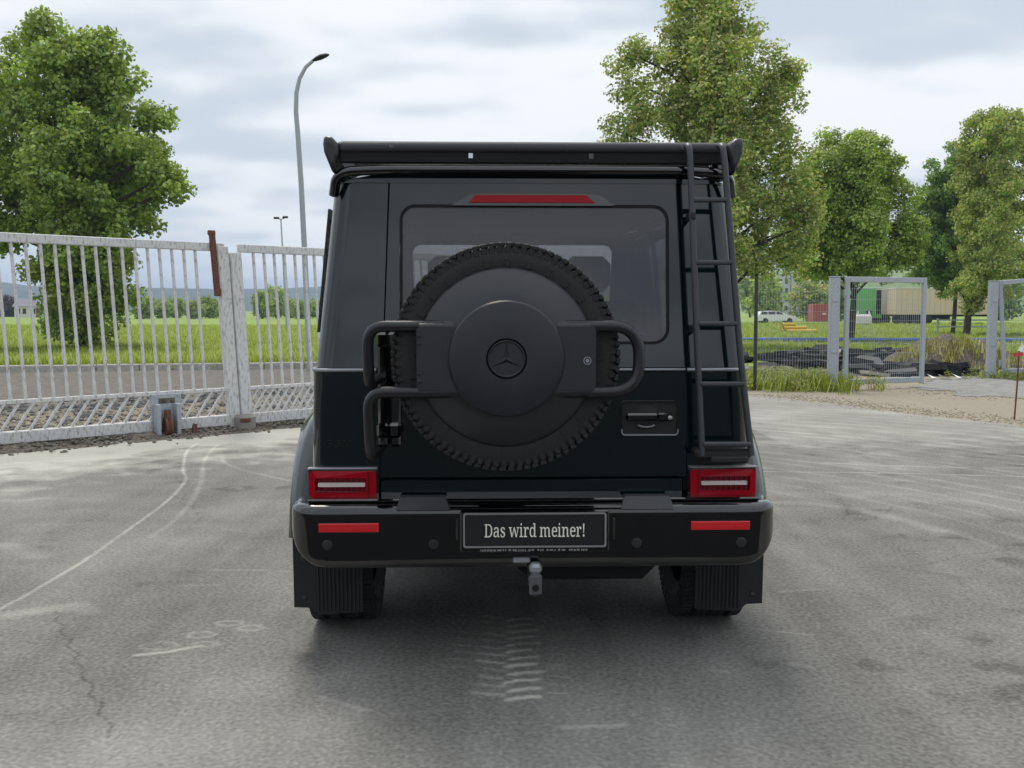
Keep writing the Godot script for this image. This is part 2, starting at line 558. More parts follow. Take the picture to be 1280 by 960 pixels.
func around(inner: PackedVector2Array, quad: PackedVector2Array) -> PackedVector2Array:    # an outer loop with as many points as the inner one, on a convex quad
	var c := Vector2.ZERO
	for p in inner: c += p
	c /= inner.size()
	var o := PackedVector2Array()
	for p in inner:
		var d := (p - c).normalized()
		var best := c + d
		for k in 4:
			var hit = Geometry2D.segment_intersects_segment(c, c + d * 20.0, quad[k], quad[(k + 1) % 4])
			if hit != null: best = hit
		o.append(best)
	for k in 4:
		var bi := 0
		for i in o.size():
			if o[i].distance_to(quad[k]) < o[bi].distance_to(quad[k]): bi = i
		o[bi] = quad[k]
	return o

func bend(pts: Array, r: float, n := 6) -> Array:     # a path of straight legs with rounded corners
	var out := [pts[0]]
	for i in range(1, pts.size() - 1):
		var p: Vector3 = pts[i]
		var a: Vector3 = (pts[i - 1] - p)
		var b: Vector3 = (pts[i + 1] - p)
		var ra := minf(r, a.length() * 0.49)
		var rb := minf(r, b.length() * 0.49)
		var p0 := p + a.normalized() * ra
		var p1 := p + b.normalized() * rb
		for k in n + 1:
			var t := float(k) / n
			out.append(p0.lerp(p, t).lerp(p.lerp(p1, t), t))
	out.append(pts[pts.size() - 1])
	return out

# ---------------------------------------------------------------- the vehicle (own axes: x to the right seen from behind, y up, -z forward, z = 0 at the bumper)
const BELT := 1.235
func hw(y: float) -> float:
	return lerpf(0.928, 0.914, clampf((y - 0.7) / (BELT - 0.7), 0, 1)) if y <= BELT else lerpf(0.905, 0.822, (y - BELT) / 0.8)
func lean(y: float) -> float:
	return 0.0 if y <= BELT else 0.008 + (y - BELT) * 0.088
func rear(x: float, y: float, out := 0.0) -> Vector3:
	var r := 0.085
	var h := hw(y)
	var z := -0.12 - lean(y)
	var ax := absf(x)
	if ax > h - r:
		var t := clampf((ax - (h - r)) / r, 0.0, 1.0)
		z -= r * (1.0 - sqrt(maxf(0.0, 1.0 - t * t)))
		var nrm := Vector2(t * signf(x), sqrt(maxf(0.0, 1.0 - t * t)))
		return Vector3(x + nrm.x * out, y, z + nrm.y * out)
	return Vector3(x, y, z + out)
func rear_at(o: float) -> Callable:
	return func(x, y): return rear(x, y, o)

func wheel_parts(parent: Node3D, c: Vector3, R: float, w: float, side: float):
	var wh := Node3D.new()
	wh.name = "wheel"
	parent.add_child(wh, true)
	wh.position = c
	tyre(wh, Vector3.ZERO, Vector3(side, 0, 0), R, w)
	var g := Geo.new()
	var ri := R * 0.62
	g.lathe([Vector2(ri, w * 0.36), Vector2(ri * 0.93, w * 0.38), Vector2(ri * 0.86, w * 0.30), Vector2(0.0, w * 0.24), Vector2(0.0, w * 0.05), Vector2(ri, 0.0)], Vector3.ZERO, Vector3(side, 0, 0), 40)
	for k in 10:
		var a := TAU * k / 10
		g.bar(Vector3(side * w * 0.30, 0.06 * cos(a), 0.06 * sin(a)), Vector3(side * w * 0.33, ri * 0.88 * cos(a), ri * 0.88 * sin(a)), 0.045, 0.03, 0.006, Vector3(1, 0, 0))
	obj("rim", g, M.gloss, wh)

func tyre(parent: Node3D, c: Vector3, ax: Vector3, R: float, w: float):
	var g := Geo.new()
	var ri := R * 0.61
	var h := w * 0.5
	g.lathe([Vector2(ri, -h * 0.78), Vector2(lerpf(ri, R, 0.35), -h * 0.97), Vector2(lerpf(ri, R, 0.7), -h), Vector2(R * 0.955, -h * 0.90), Vector2(R * 0.975, -h * 0.72), Vector2(R * 0.98, 0), Vector2(R * 0.975, h * 0.72),
		Vector2(R * 0.955, h * 0.90), Vector2(lerpf(ri, R, 0.7), h), Vector2(lerpf(ri, R, 0.35), h * 0.97), Vector2(ri, h * 0.78)], c, ax, 72)
	obj("tyre", g, M.rubber, parent)
	var t := Geo.new()
	var s := ax.cross(Vector3(0, 1, 0.001)).normalized()
	var u := s.cross(ax).normalized()
	var count := 84
	for k in count:
		for row in 4:
			var a := TAU * (k + (0.5 if row % 2 else 0.0) + rng.randf_range(-0.06, 0.06)) / count
			var rad := s * cos(a) + u * sin(a)
			var tan := -s * sin(a) + u * cos(a)
			var off: float = [-0.80, -0.27, 0.27, 0.80][row]
			var wid: float = [0.36, 0.42, 0.42, 0.36][row]
			var twist := Basis(rad, [0.18, -0.35, 0.35, -0.18][row])
			t.box(c + rad * R * 0.977 + ax * h * off, Vector3(w * 0.5 * wid, 0.018, TAU * R / count * rng.randf_range(0.72, 0.86)), 0.004, Basis(twist * ax, rad, twist * tan))
		for sd in [-1.0, 1.0]:    # lugs that run down the shoulder
			var a := TAU * (k + 0.25) / count
			var rad := s * cos(a) + u * sin(a)
			var tan := -s * sin(a) + u * cos(a)
			t.box(c + rad * R * (0.915 if k % 2 else 0.93) + ax * sd * h * 0.965, Vector3(0.004, R * (0.105 if k % 2 else 0.06) * rng.randf_range(0.85, 1.1), TAU * R / count * 0.6), 0.003, Basis(ax, rad, tan))
			if k % 3 == 0:
				t.box(c + rad * R * 0.82 + ax * sd * h * 0.992, Vector3(0.006, R * 0.07, TAU * R / count * 0.5), 0.001, Basis(ax, rad, tan))
	var o := obj("tread", t, M.rubber, parent)
	o.set_meta("kind", "stuff")

func text(s: String, size: float, depth: float, f := "Droid Serif", weight := 400) -> TextMesh:
	var t := TextMesh.new()
	t.text = s
	var sf := SystemFont.new()
	sf.font_names = PackedStringArray([f])
	sf.font_weight = weight
	t.font = sf
	t.font_size = 48
	t.pixel_size = size / 48.0
	t.depth = depth
	t.curve_step = 2.0
	return t

func build_vehicle():
	var car := thing("off_road_vehicle", "boxy dark green off-road vehicle with roof rack, rear ladder and spare wheel", "off-road vehicle", Vector3(0.088, 0, -4.0), deg_to_rad(1.7))
	var g: Geo
	# --- lower body: side panels with wheel arches, sills, bonnet, corners
	var axle_r := -0.78
	var axle_f := -3.63
	var arch := 0.47
	for sd in [-1.0, 1.0]:
		g = Geo.new()
		var poly := PackedVector2Array([Vector2(-0.205, 0.70), Vector2(-0.205, 1.225), Vector2(-4.28, 1.225), Vector2(-4.30, 0.62)])
		for ax in [axle_f, axle_r]:
			for k in 13:
				var a := PI * k / 12
				poly.append(Vector2(ax - arch * cos(a), 0.62 if k == 0 or k == 12 else maxf(0.62, 0.42 + arch * sin(a))))
			if ax == axle_f:
				poly.append_array([Vector2(-3.10, 0.50), Vector2(-1.30, 0.50)])
		g.ext(poly, func(z, y): return Vector3(sd * hw(y), y, z), func(z, y): return Vector3(sd * (hw(y) - 0.03), y, z))
		obj("body_side", g, M.paint, car)
		# rear corner, from the door gap round to the side
		for part in 2:
			g = Geo.new()
			var ys := [0.70, 0.95, BELT - 0.012] if part == 0 else [BELT + 0.006, 1.45, 1.75, 2.02]
			var front := PackedVector3Array()
			var grid := []
			for y in ys:
				var row := []
				var x0: float = lerpf(0.654, 0.62, (y - 0.7) / 1.3) if sd > 0 else lerpf(0.640, 0.596, (y - 0.7) / 1.3)
				for i in 17:
					var t := float(i) / 16
					if i <= 4: row.append(rear(sd * lerpf(x0, hw(y) - 0.085, t * 4.0), y))
					elif i <= 14:
						var ph := PI * 0.5 * (i - 4) / 10.0
						row.append(rear(sd * (hw(y) - 0.085 + 0.085 * sin(ph)), y))
					else: row.append(Vector3(sd * hw(y), y, -0.205 - lean(y) - (i - 14) * 0.16))
				grid.append(row)
			for j in grid.size() - 1:
				for i in 16:
					front.append_array([grid[j][i], grid[j][i + 1], grid[j + 1][i + 1], grid[j][i], grid[j + 1][i + 1], grid[j + 1][i]])
			g.sheet(front, Vector3(sd * 0.3, 0, 1), true)
			obj("rear_quarter_panel", g, M.paint, car)
		# the flare over the rear and front wheel
		for ax in [axle_r, axle_f]:
			g = Geo.new()
			var rings := []
			for k in 19:
				var a := lerpf(0.14, PI - 0.1, k / 18.0)
				var dir := Vector3(0, sin(a), cos(a))
				var o := Vector3(0, 0.43, ax)
				var R := PackedVector3Array()
				for q in [[0.905, 0.50], [1.015, 0.465], [1.040, 0.48], [1.048, 0.51], [1.036, 0.555], [0.985, 0.605], [0.905, 0.635]]:
					R.append(o + dir * q[1] * (1.0 if sin(a) > 0 else 1.0) + Vector3(sd * q[0], 0, 0))
				rings.append(R)
			g.loft(rings)
			obj("wheel_arch_flare", g, M.paint, car)
	g = Geo.new()     # a panel under the rear door and the belt ledge
	g.box(Vector3(0, 0.735, -0.135), Vector3(1.27, 0.085, 0.03), 0.006)
	obj("rear_valance", g, M.paint, car)
	g = Geo.new()
	g.box(Vector3(0, 1.225, -3.60), Vector3(1.80, 0.06, 1.36), 0.02)
	g.box(Vector3(0, 1.262, -3.58), Vector3(1.30, 0.03, 1.26), 0.012)
	obj("bonnet", g, M.paint, car)
	g = Geo.new()
	g.box(Vector3(0, 0.95, -4.27), Vector3(1.78, 0.58, 0.06), 0.02)
	obj("grille_panel", g, M.paint, car)
	g = Geo.new()
	g.box(Vector3(0, 0.55, -4.36), Vector3(1.94, 0.26, 0.22), 0.05)
	obj("front_bumper", g, M.gloss, car)
	for sd in [-1.0, 1.0]:
		g = Geo.new()
		g.lathe([Vector2(0, 0.03), Vector2(0.09, 0.02), Vector2(0.1, 0), Vector2(0.1, -0.03), Vector2(0, -0.03)], Vector3(sd * 0.68, 1.02, -4.31), Vector3(0, 0, -1), 24)
		obj("headlight", g, M.chrome, car)
	g = Geo.new()     # floor, wells and inner walls, all dark
	g.box(Vector3(0, 0.58, -2.2), Vector3(1.36, 0.20, 4.0), 0.02)
	g.box(Vector3(0, 0.86, -0.79), Vector3(1.84, 0.06, 1.1), 0.0)
	g.box(Vector3(0, 1.0, -3.6), Vector3(1.5, 0.3, 1.2), 0.0)
	g.box(Vector3(0, 0.96, -0.185), Vector3(1.66, 0.5, 0.02), 0.0)
	g.box(Vector3(0, 0.43, -2.1), Vector3(1.0, 0.18, 3.4), 0.03)
	g.box(Vector3(0.25, 0.37, -0.42), Vector3(0.62, 0.16, 0.30), 0.06)
	for sd in [-1.0, 1.0]: g.box(Vector3(sd * 0.92, 0.42, -2.2), Vector3(0.16, 0.10, 1.7), 0.03)
	obj("underbody", g, M.dark, car)
	g = Geo.new()
	g.tube([Vector3(-0.75, 0.42, axle_r), Vector3(0.75, 0.42, axle_r)], 0.05, 12)
	g.lathe([Vector2(0, 0.13), Vector2(0.09, 0.11), Vector2(0.14, 0), Vector2(0.09, -0.11), Vector2(0, -0.13)], Vector3(-0.12, 0.42, axle_r), Vector3(0, 0, 1), 20)
	obj("rear_axle", g, M.dark, car)
	# belt strip
	for sd in [-1.0, 1.0]:
		g = Geo.new()
		var pth := []
		for i in 12:
			var ph := PI * 0.5 * i / 11.0
			pth.append(rear(sd * (0.829 + 0.085 * sin(ph)), BELT - 0.003, 0.001))
		g.tube([rear(sd * 0.645, BELT - 0.003, 0.001)] + pth + [Vector3(sd * 0.914, BELT - 0.003, -1.0), Vector3(sd * 0.914, BELT - 0.003, -2.95)], 0.008, 8)
		obj("belt_moulding", g, M.silver, car)
	# side rub strip, doors' handles, door gaps
	for sd in [-1.0, 1.0]:
		g = Geo.new()
		g.box(Vector3(sd * 0.928, 0.98, -2.1), Vector3(0.025, 0.07, 1.55), 0.008)
		obj("side_moulding", g, M.matte, car)
		for z in [-1.28, -2.05, -2.98]:
			g = Geo.new()
			g.box(Vector3(sd * 0.917, 0.86, z), Vector3(0.012, 0.70, 0.008))
			obj("door_gap", g, M.seam, car)
		for z in [-1.45, -2.22]:
			g = Geo.new()
			g.box(Vector3(sd * 0.945, 1.12, z), Vector3(0.022, 0.03, 0.16), 0.008)
			obj("door_handle", g, M.gloss, car)
	# --- greenhouse sides: pillars, rails and panes
	for sd in [-1.0, 1.0]:
		var wx := func(o: float): return func(z, y): return Vector3(sd * (hw(y) + o), y, z - lean(y) * clampf((z + 1.2) / 1.0, 0, 1))
		var bars := {
			"roof_side_rail": [Vector2(-0.2, 1.95), Vector2(-0.2, 2.03), Vector2(-2.80, 2.03), Vector2(-2.84, 1.95)],
			"window_side_rail": [Vector2(-0.2, 1.24), Vector2(-0.2, 1.32), Vector2(-3.10, 1.32), Vector2(-3.14, 1.24)],
			"rear_pillar": [Vector2(-0.2, 1.32), Vector2(-0.2, 1.95), Vector2(-0.36, 1.95), Vector2(-0.36, 1.32)],
			"door_pillar": [Vector2(-1.22, 1.32), Vector2(-1.22, 1.95), Vector2(-1.36, 1.95), Vector2(-1.36, 1.32)],
			"centre_pillar": [Vector2(-2.02, 1.32), Vector2(-2.02, 1.95), Vector2(-2.14, 1.95), Vector2(-2.14, 1.32)],
			"windscreen_pillar": [Vector2(-3.03, 1.32), Vector2(-2.77, 1.95), Vector2(-2.84, 1.95), Vector2(-3.10, 1.32)],
		}
		for nm in bars:
			g = Geo.new()
			g.ext(PackedVector2Array(bars[nm]), wx.call(0.0), wx.call(-0.03))
			obj(nm, g, M.paint, car)
		for q in [[-0.365, -1.215], [-1.365, -2.015], [-2.145, -2.90]]:
			g = Geo.new()
			var top: float = q[1] if q[1] > -2.5 else -2.765
			var bot: float = q[1] if q[1] > -2.5 else -3.02
			g.ext(PackedVector2Array([Vector2(q[0], 1.322), Vector2(q[0], 1.948), Vector2(top, 1.948), Vector2(bot, 1.322)]), wx.call(-0.012), wx.call(-0.016))
			obj("side_window", g, M.glass_dark, car)
		g = Geo.new()
		var mc := Vector3(sd * 1.06, 1.36, -2.72)
		g.box(mc, Vector3(0.19, 0.24, 0.11), 0.035)
		g.bar(Vector3(sd * 0.90, 1.30, -2.78), Vector3(sd * 1.0, 1.32, -2.74), 0.05, 0.05, 0.01)
		obj("door_mirror", g, M.gloss, car)
	var ws := func(o: float): return func(x, y): return Vector3(x, y, -3.06 + (y - 1.3) * 0.4 + o)
	g = Geo.new()
	var wh := rr(0, 1.60, 1.36, 0.64, 0.06, 6)
	g.frame(around(wh, PackedVector2Array([Vector2(0.815, 2.0), Vector2(-0.815, 2.0), Vector2(-0.90, 1.25), Vector2(0.90, 1.25)])), wh, ws.call(0.012), ws.call(-0.012))
	obj("windscreen_frame", g, M.seam, car)
	g = Geo.new()
	g.ext(rr(0, 1.60, 1.38, 0.66, 0.06, 6), ws.call(0.002), ws.call(-0.003))
	obj("windscreen", g, M.clear, car)
	# roof
	g = Geo.new()
	var rings := []
	for z in [-0.19, -0.22, -0.32, -2.72, -2.82, -2.86]:
		var R := PackedVector3Array()
		var sh := 0.03 if z == -0.19 or z == -2.86 else (0.012 if z == -0.22 or z == -2.82 else 0.0)
		for k in 13:
			var x := lerpf(-0.818, 0.818, k / 12.0)
			R.append(Vector3(x * (1.0 - sh), 2.028 + 0.05 * (1.0 - pow(absf(x) / 0.818, 4.0)) - sh * 0.6, z))
		for k in 13:
			var x := lerpf(0.818, -0.818, k / 12.0)
			R.append(Vector3(x * (1.0 - sh), 2.005, z))
		rings.append(R)
	g.loft(rings, true)
	obj("roof", g, M.paint, car)
	# --- cabin
	g = Geo.new()
	g.box(Vector3(0, 0.74, -1.9), Vector3(1.7, 0.1, 2.6), 0.0)
	g.box(Vector3(0, 1.20, -2.85), Vector3(1.66, 0.24, 0.36), 0.05)
	g.box(Vector3(0, 1.995, -1.5), Vector3(1.5, 0.015, 2.4), 0.0)
	for x in [-0.40, 0.40]:
		g.box(Vector3(x, 1.05, -1.95), Vector3(0.50, 0.62, 0.14), 0.05, Basis(Vector3.RIGHT, -0.18))
		g.box(Vector3(x + 0.01, 1.69, -1.86), Vector3(0.27, 0.21, 0.10), 0.045, Basis(Vector3.RIGHT, -0.12))
		g.box(Vector3(x, 0.85, -2.2), Vector3(0.5, 0.14, 0.5), 0.05)
		g.tube([Vector3(x - 0.06, 1.34, -1.9), Vector3(x - 0.06, 1.55, -1.88)], 0.008, 6)
		g.tube([Vector3(x + 0.06, 1.34, -1.9), Vector3(x + 0.06, 1.55, -1.88)], 0.008, 6)
	g.box(Vector3(0, 1.06, -1.02), Vector3(1.36, 0.58, 0.14), 0.05, Basis(Vector3.RIGHT, -0.2))
	for x in [-0.45, 0.45]: g.box(Vector3(x, 1.44, -0.96), Vector3(0.26, 0.17, 0.09), 0.04)
	obj("cabin_seats", g, M.cloth, car)
	g = Geo.new()
	g.box(Vector3(0, 1.86, -2.72), Vector3(0.24, 0.07, 0.03), 0.012)
	obj("interior_mirror", g, M.cloth, car)
	# --- rear door
	var door := Node3D.new()
	door.name = "rear_door"
	car.add_child(door)
	g = Geo.new()
	g.ext(PackedVector2Array([Vector2(-0.633, 0.785), Vector2(0.647, 0.785), Vector2(0.644, 1.0), Vector2(0.642, BELT - 0.012), Vector2(-0.617, BELT - 0.012), Vector2(-0.626, 1.0)]), rear_at(0.002), rear_at(-0.03))
	obj("door_skin", g, M.paint, door)
	g = Geo.new()
	var hole := rr(0.012, 1.627, 1.122, 0.580, 0.065, 10)
	var quad := PackedVector2Array([Vector2(0.608, 2.02), Vector2(-0.588, 2.02), Vector2(-0.616, BELT + 0.006), Vector2(0.641, BELT + 0.006)])
	g.frame(around(hole, quad), hole, rear_at(0.002), rear_at(-0.035))
	obj("door_frame", g, M.paint, door)
	g = Geo.new()
	g.frame(rr(0.012, 1.627, 1.120, 0.578, 0.064, 10), rr(0.012, 1.627, 1.098, 0.556, 0.055, 10), rear_at(0.0), rear_at(-0.02))
	obj("window_seal", g, M.seam, door)
	g = Geo.new()
	g.ext(rr(0.012, 1.627, 1.098, 0.556, 0.055, 10), rear_at(-0.004), rear_at(-0.008))
	obj("rear_window", g, M.tint, door)
	g = Geo.new()   # dark gap backing
	g.box(Vector3(-0.62, 1.0, -0.160), Vector3(0.06, 0.56, 0.02))
	g.box(Vector3(0.65, 1.0, -0.160), Vector3(0.06, 0.56, 0.02))
	g.box(Vector3(0, BELT, -0.165), Vector3(1.6, 0.03, 0.02))
	for q in [[-0.618, -0.592], [0.643, 0.614]]:
		g.ext(PackedVector2Array([Vector2(q[0] - 0.03, BELT), Vector2(q[0] + 0.03, BELT), Vector2(q[1] + 0.03, 2.02), Vector2(q[1] - 0.03, 2.02)]), rear_at(-0.037), rear_at(-0.05))
	obj("door_seal", g, M.seam, door)
	g = Geo.new()   # brake light in its hood
	g.ext(PackedVector2Array([Vector2(-0.335, 1.912), Vector2(-0.27, 1.952), Vector2(-0.23, 1.962), Vector2(0.23, 1.962), Vector2(0.29, 1.952), Vector2(0.345, 1.912)]), rear_at(0.012), rear_at(0.0))
	var bl := obj("brake_light_hood", g, M.gloss, door)
	g = Geo.new()
	g.ext(PackedVector2Array([Vector2(-0.262, 1.924), Vector2(-0.235, 1.955), Vector2(0.225, 1.955), Vector2(0.262, 1.924)]), rear_at(0.018), rear_at(0.005))
	obj("brake_light", g, M.red, door)
	g = Geo.new()
	g.tube([rear(-0.612, BELT - 0.003, 0.001), rear(0.0, BELT - 0.003, 0.001), rear(0.637, BELT - 0.003, 0.001)], 0.006, 8)
	obj("belt_moulding", g, M.silver, door)
	g = Geo.new()
	g.tube(bend([rear(0.372, 0.985, 0.012), rear(0.374, 0.960, 0.014), rear(0.606, 0.960, 0.014), rear(0.608, 0.985, 0.012)], 0.015), 0.0032, 6)
	obj("recess_trim", g, M.silver, door)
	# handle
	g = Geo.new()
	g.frame(rr(0.490, 1.030, 0.242, 0.145, 0.02, 5), rr(0.490, 1.030, 0.228, 0.131, 0.016, 5), rear_at(0.012), rear_at(-0.002))
	obj("handle_surround", g, M.gloss, door)
	g = Geo.new()
	g.ext(rr(0.490, 1.030, 0.226, 0.129, 0.015, 5), rear_at(0.003), rear_at(-0.01))
	g.lathe([Vector2(0.0, 0.006), Vector2(0.036, 0.004), Vector2(0.055, 0.001), Vector2(0.055, -0.002), Vector2(0, -0.002)], rear(0.475, 1.03, 0.003), Vector3(0, 0, 1), 24)
	obj("handle_recess", g, M.matte, door)
	g = Geo.new()
	g.box(rear(0.455, 1.037, 0.026), Vector3(0.135, 0.032, 0.022), 0.008)
	g.box(rear(0.552, 1.037, 0.018), Vector3(0.065, 0.034, 0.026), 0.006)
	obj("door_handle", g, M.gloss, door)
	g = Geo.new()
	g.lathe([Vector2(0, 0.003), Vector2(0.009, 0.002), Vector2(0.009, -0.004), Vector2(0, -0.004)], rear(0.570, 1.034, 0.033), Vector3(0, 0, 1), 14)
	obj("door_lock", g, M.chrome, door)
	g = Geo.new()
	g.tube([rear(0.440, 1.002, 0.012), rear(0.455, 0.996, 0.016), rear(0.475, 0.994, 0.017), rear(0.495, 0.996, 0.016), rear(0.51, 1.002, 0.012)], 0.004, 6)
	obj("handle_trim", g, M.silver, door)
	# badge on the corner panel
	var tb := raw("badge", text("G 500", 0.042, 0.004, "Droid Sans", 700), M.gloss, car)
	tb.position = rear(-0.805, 0.925, 0.003)
	# --- tail lights
	for sd in [-1.0, 1.0]:
		var xc: float = -0.786 if sd < 0 else 0.799
		var tl := Node3D.new()
		tl.name = "tail_light"
		car.add_child(tl, true)
		var wdt := 0.288
		var curve := func(o: float): return func(x, y): return Vector3(x, y, -0.12 + o - 0.9 * pow(maxf(0.0, absf(x) - 0.86), 1.6))
		g = Geo.new()
		g.ext(rr(xc, 0.761, wdt, 0.126, 0.016), curve.call(0.012), curve.call(-0.05))
		obj("housing", g, M.gloss, tl)
		g = Geo.new()
		g.frame(rr(xc, 0.760, wdt - 0.010, 0.112, 0.014), rr(xc + sd * 0.008, 0.757, wdt - 0.078, 0.060, 0.008), curve.call(0.030), curve.call(0.008))
		obj("red_lens", g, M.red, tl)
		g = Geo.new()
		g.ext(rr(xc + sd * 0.008, 0.757, wdt - 0.080, 0.058, 0.008), curve.call(0.018), curve.call(0.008))
		obj("inner_lens", g, M.red_dark, tl)
		for k in 9:
			g = Geo.new()
			g.box(Vector3(xc + sd * 0.008 + (k - 4) * 0.022, 0.7575, -0.100), Vector3(0.003, 0.054, 0.006))
			obj("lens_rib", g, M.red, tl)
		g = Geo.new()
		g.ext(rr(xc + sd * 0.004, 0.759, wdt - 0.094, 0.017, 0.004), curve.call(0.028), curve.call(0.015))
		obj("reverse_light", g, M.lamp_white, tl)
		g = Geo.new()
		g.box(Vector3(xc - sd * (wdt * 0.5 - 0.037), 0.760, -0.089), Vector3(0.004, 0.11, 0.006))
		obj("lens_joint", g, M.red_dark, tl)
		g = Geo.new()
		g.box(Vector3(xc, 0.826, -0.11), Vector3(wdt, 0.007, 0.035), 0.002)
		obj("top_trim", g, M.silver, tl)
	# --- bumper
	g = Geo.new()
	rings = []
	var plan := []       # half plan of the bumper from the middle out and forward: x, z, normal
	for k in 15: plan.append([0.89 * k / 14.0, 0.0, 0.0])
	for k in range(1, 9):
		var a := PI * 0.5 * k / 8.0
		plan.append([0.89 + 0.115 * sin(a), -0.11 * (1.0 - cos(a)), a])
	plan.append([1.005, -0.25, PI * 0.5])
	plan.append([1.005, -0.38, PI * 0.5])
	for k in range(-plan.size() + 1, plan.size()):
		var q: Array = plan[absi(k)]
		var sx := signf(k)
		var nx: float = sin(q[2]) * sx
		var nz: float = cos(q[2])
		var low := 0.428
		var ed: float = 1.005 - q[0]
		if ed < 0.17: low = 0.428 + 0.15 * (1.0 - sqrt(maxf(0.0, 1.0 - pow(1.0 - ed / 0.17, 2.0))))
		var top := 0.690
		var R := PackedVector3Array()
		for pr in [[0.001, low + 0.020], [0.0, low + 0.028], [0.0, low + 0.045], [0.0, top - 0.055], [0.0, top - 0.040], [0.001, top - 0.028], [0.005, top - 0.015], [0.013, top - 0.005], [0.028, top], [0.11, top + 0.004], [0.11, low + 0.004], [0.05, low], [0.012, low + 0.003], [0.004, low + 0.010]]:
			R.append(Vector3(q[0] * sx - nx * pr[0], pr[1], q[1] - nz * pr[0]))
		rings.append(R)
	g.loft(rings, true)
	var bump_z := func(x: float) -> float: return -0.11 * (1.0 - sqrt(maxf(0.0, 1.0 - pow(clampf((absf(x) - 0.89) / 0.115, 0.0, 1.0), 2.0))))
	var bumper := obj("rear_bumper", g, M.gloss, car)
	g = Geo.new()
	g.box(Vector3(0, 0.700, -0.10), Vector3(1.86, 0.016, 0.12), 0.005)
	g.box(Vector3(0, 0.676, -0.010), Vector3(0.70, 0.012, 0.03), 0.004)
	obj("bumper_step", g, M.gloss, bumper)
	for sd in [-1.0, 1.0]:
		g = Geo.new()
		var xs := 0.455 if sd > 0 else -0.455
		g.ext(PackedVector2Array([Vector2(xs - 0.115 * 0.95, 0.672), Vector2(xs + 0.115 * 0.95, 0.672), Vector2(xs + (0.10 if sd > 0 else 0.085), 0.716), Vector2(xs - (0.085 if sd > 0 else 0.10), 0.716)]),
			func(x, y): return Vector3(x, y, 0.012 - (y - 0.672) * 1.2), func(x, y): return Vector3(x, y, -0.09))
		obj("bumper_pad", g, M.ladder, bumper)
		g = Geo.new()
		var rr2 := []
		for k in 15:
			var x: float = sd * (0.636 + 0.242 * k / 14.0)
			var z0: float = bump_z.call(x)
			rr2.append(PackedVector3Array([Vector3(x, 0.582, z0 - 0.02), Vector3(x, 0.582, z0 + 0.005), Vector3(x, 0.585, z0 + 0.008), Vector3(x, 0.615, z0 + 0.008), Vector3(x, 0.618, z0 + 0.005), Vector3(x, 0.618, z0 - 0.02)]))
		g.loft(rr2, true, false)
		obj("reflector", g, M.reflector, bumper)
		for x in [0.845, 0.414]:
			g = Geo.new()
			g.lathe([Vector2(0.0, 0.004), Vector2(0.018, 0.003), Vector2(0.021, 0.0), Vector2(0.021, -0.02), Vector2(0, -0.02)], Vector3(sd * x, 0.529, 0.001 + bump_z.call(x)), Vector3(0, 0, 1), 18)
			obj("parking_sensor", g, M.powder, bumper)
		g = Geo.new()
		g.box(Vector3(sd * 0.318, 0.59, 0.003), Vector3(0.012, 0.09, 0.012), 0.003)
		obj("plate_recess_lip", g, M.powder, bumper)
	g = Geo.new()
	g.box(Vector3(0.0, 0.455, -0.012), Vector3(0.9, 0.006, 0.02), 0.002)
	obj("bumper_lower_lip", g, M.powder, bumper)
	bumper.position.x = 0.008
	# --- number plate
	var pl := Node3D.new()
	pl.name = "number_plate"
	car.add_child(pl)
	g = Geo.new()
	g.box(Vector3(0.004, 0.585, 0.012), Vector3(0.606, 0.172, 0.022), 0.006)
	obj("plate_holder", g, M.gloss, pl)
	g = Geo.new()
	g.ext(rr(0.004, 0.591, 0.558, 0.122, 0.008), func(x, y): return Vector3(x, y, 0.0265), func(x, y): return Vector3(x, y, 0.02))
	obj("plate_face", g, M.plate, pl)
	g = Geo.new()
	g.frame(rr(0.004, 0.591, 0.580, 0.142, 0.010), rr(0.004, 0.591, 0.566, 0.129, 0.007), func(x, y): return Vector3(x, y, 0.0295), func(x, y): return Vector3(x, y, 0.02))
	obj("plate_frame", g, M.plate_rim, pl)
	var tm := raw("lettering", text("Das wird meiner!", 0.075, 0.002), M.ivory, pl)
	tm.position = Vector3(0.004, 0.589, 0.0275)
	tm.scale = Vector3(0.66, 1.0, 1.0)
	g = Geo.new()   # the small print on the holder is too fine to read: short raised dashes
	var xx := -0.215
	while xx < 0.225:
		var wd := rng.randf_range(0.004, 0.011)
		g.box(Vector3(xx, 0.5085 + rng.randf_range(-0.0008, 0.0008), 0.0232), Vector3(wd, 0.007, 0.001))
		xx += wd + (0.0035 if rng.randf() > 0.15 else 0.012)
	obj("small_print", g, M.plate_rim, pl).set_meta("kind", "stuff")
	# --- tow hitch
	var th := Node3D.new()
	th.name = "tow_hitch"
	car.add_child(th)
	g = Geo.new()
	g.tube(bend([Vector3(0.005, 0.44, -0.35), Vector3(0.005, 0.34, -0.12), Vector3(0.005, 0.335, 0.04), Vector3(0.005, 0.40, 0.05)], 0.05), 0.022, 12)
	g.box(Vector3(0.005, 0.375, 0.055), Vector3(0.052, 0.085, 0.03), 0.008)
	obj("hitch_neck", g, M.hitch, th)
	g = Geo.new()
	g.lathe([Vector2(0, 0.052), Vector2(0.018, 0.048), Vector2(0.027, 0.034), Vector2(0.027, 0.018), Vector2(0.018, 0.004), Vector2(0.013, -0.015), Vector2(0, -0.015)], Vector3(0.005, 0.415, 0.05), Vector3(0, 1, 0), 24)
	obj("hitch_ball", g, M.silver, th)
	g = Geo.new()
	g.lathe([Vector2(0, 0.006), Vector2(0.014, 0.005), Vector2(0.014, -0.004), Vector2(0, -0.004)], Vector3(0.005, 0.365, 0.07), Vector3(0, 0, 1), 14)
	obj("hitch_eye", g, M.dark, th)
	g = Geo.new()
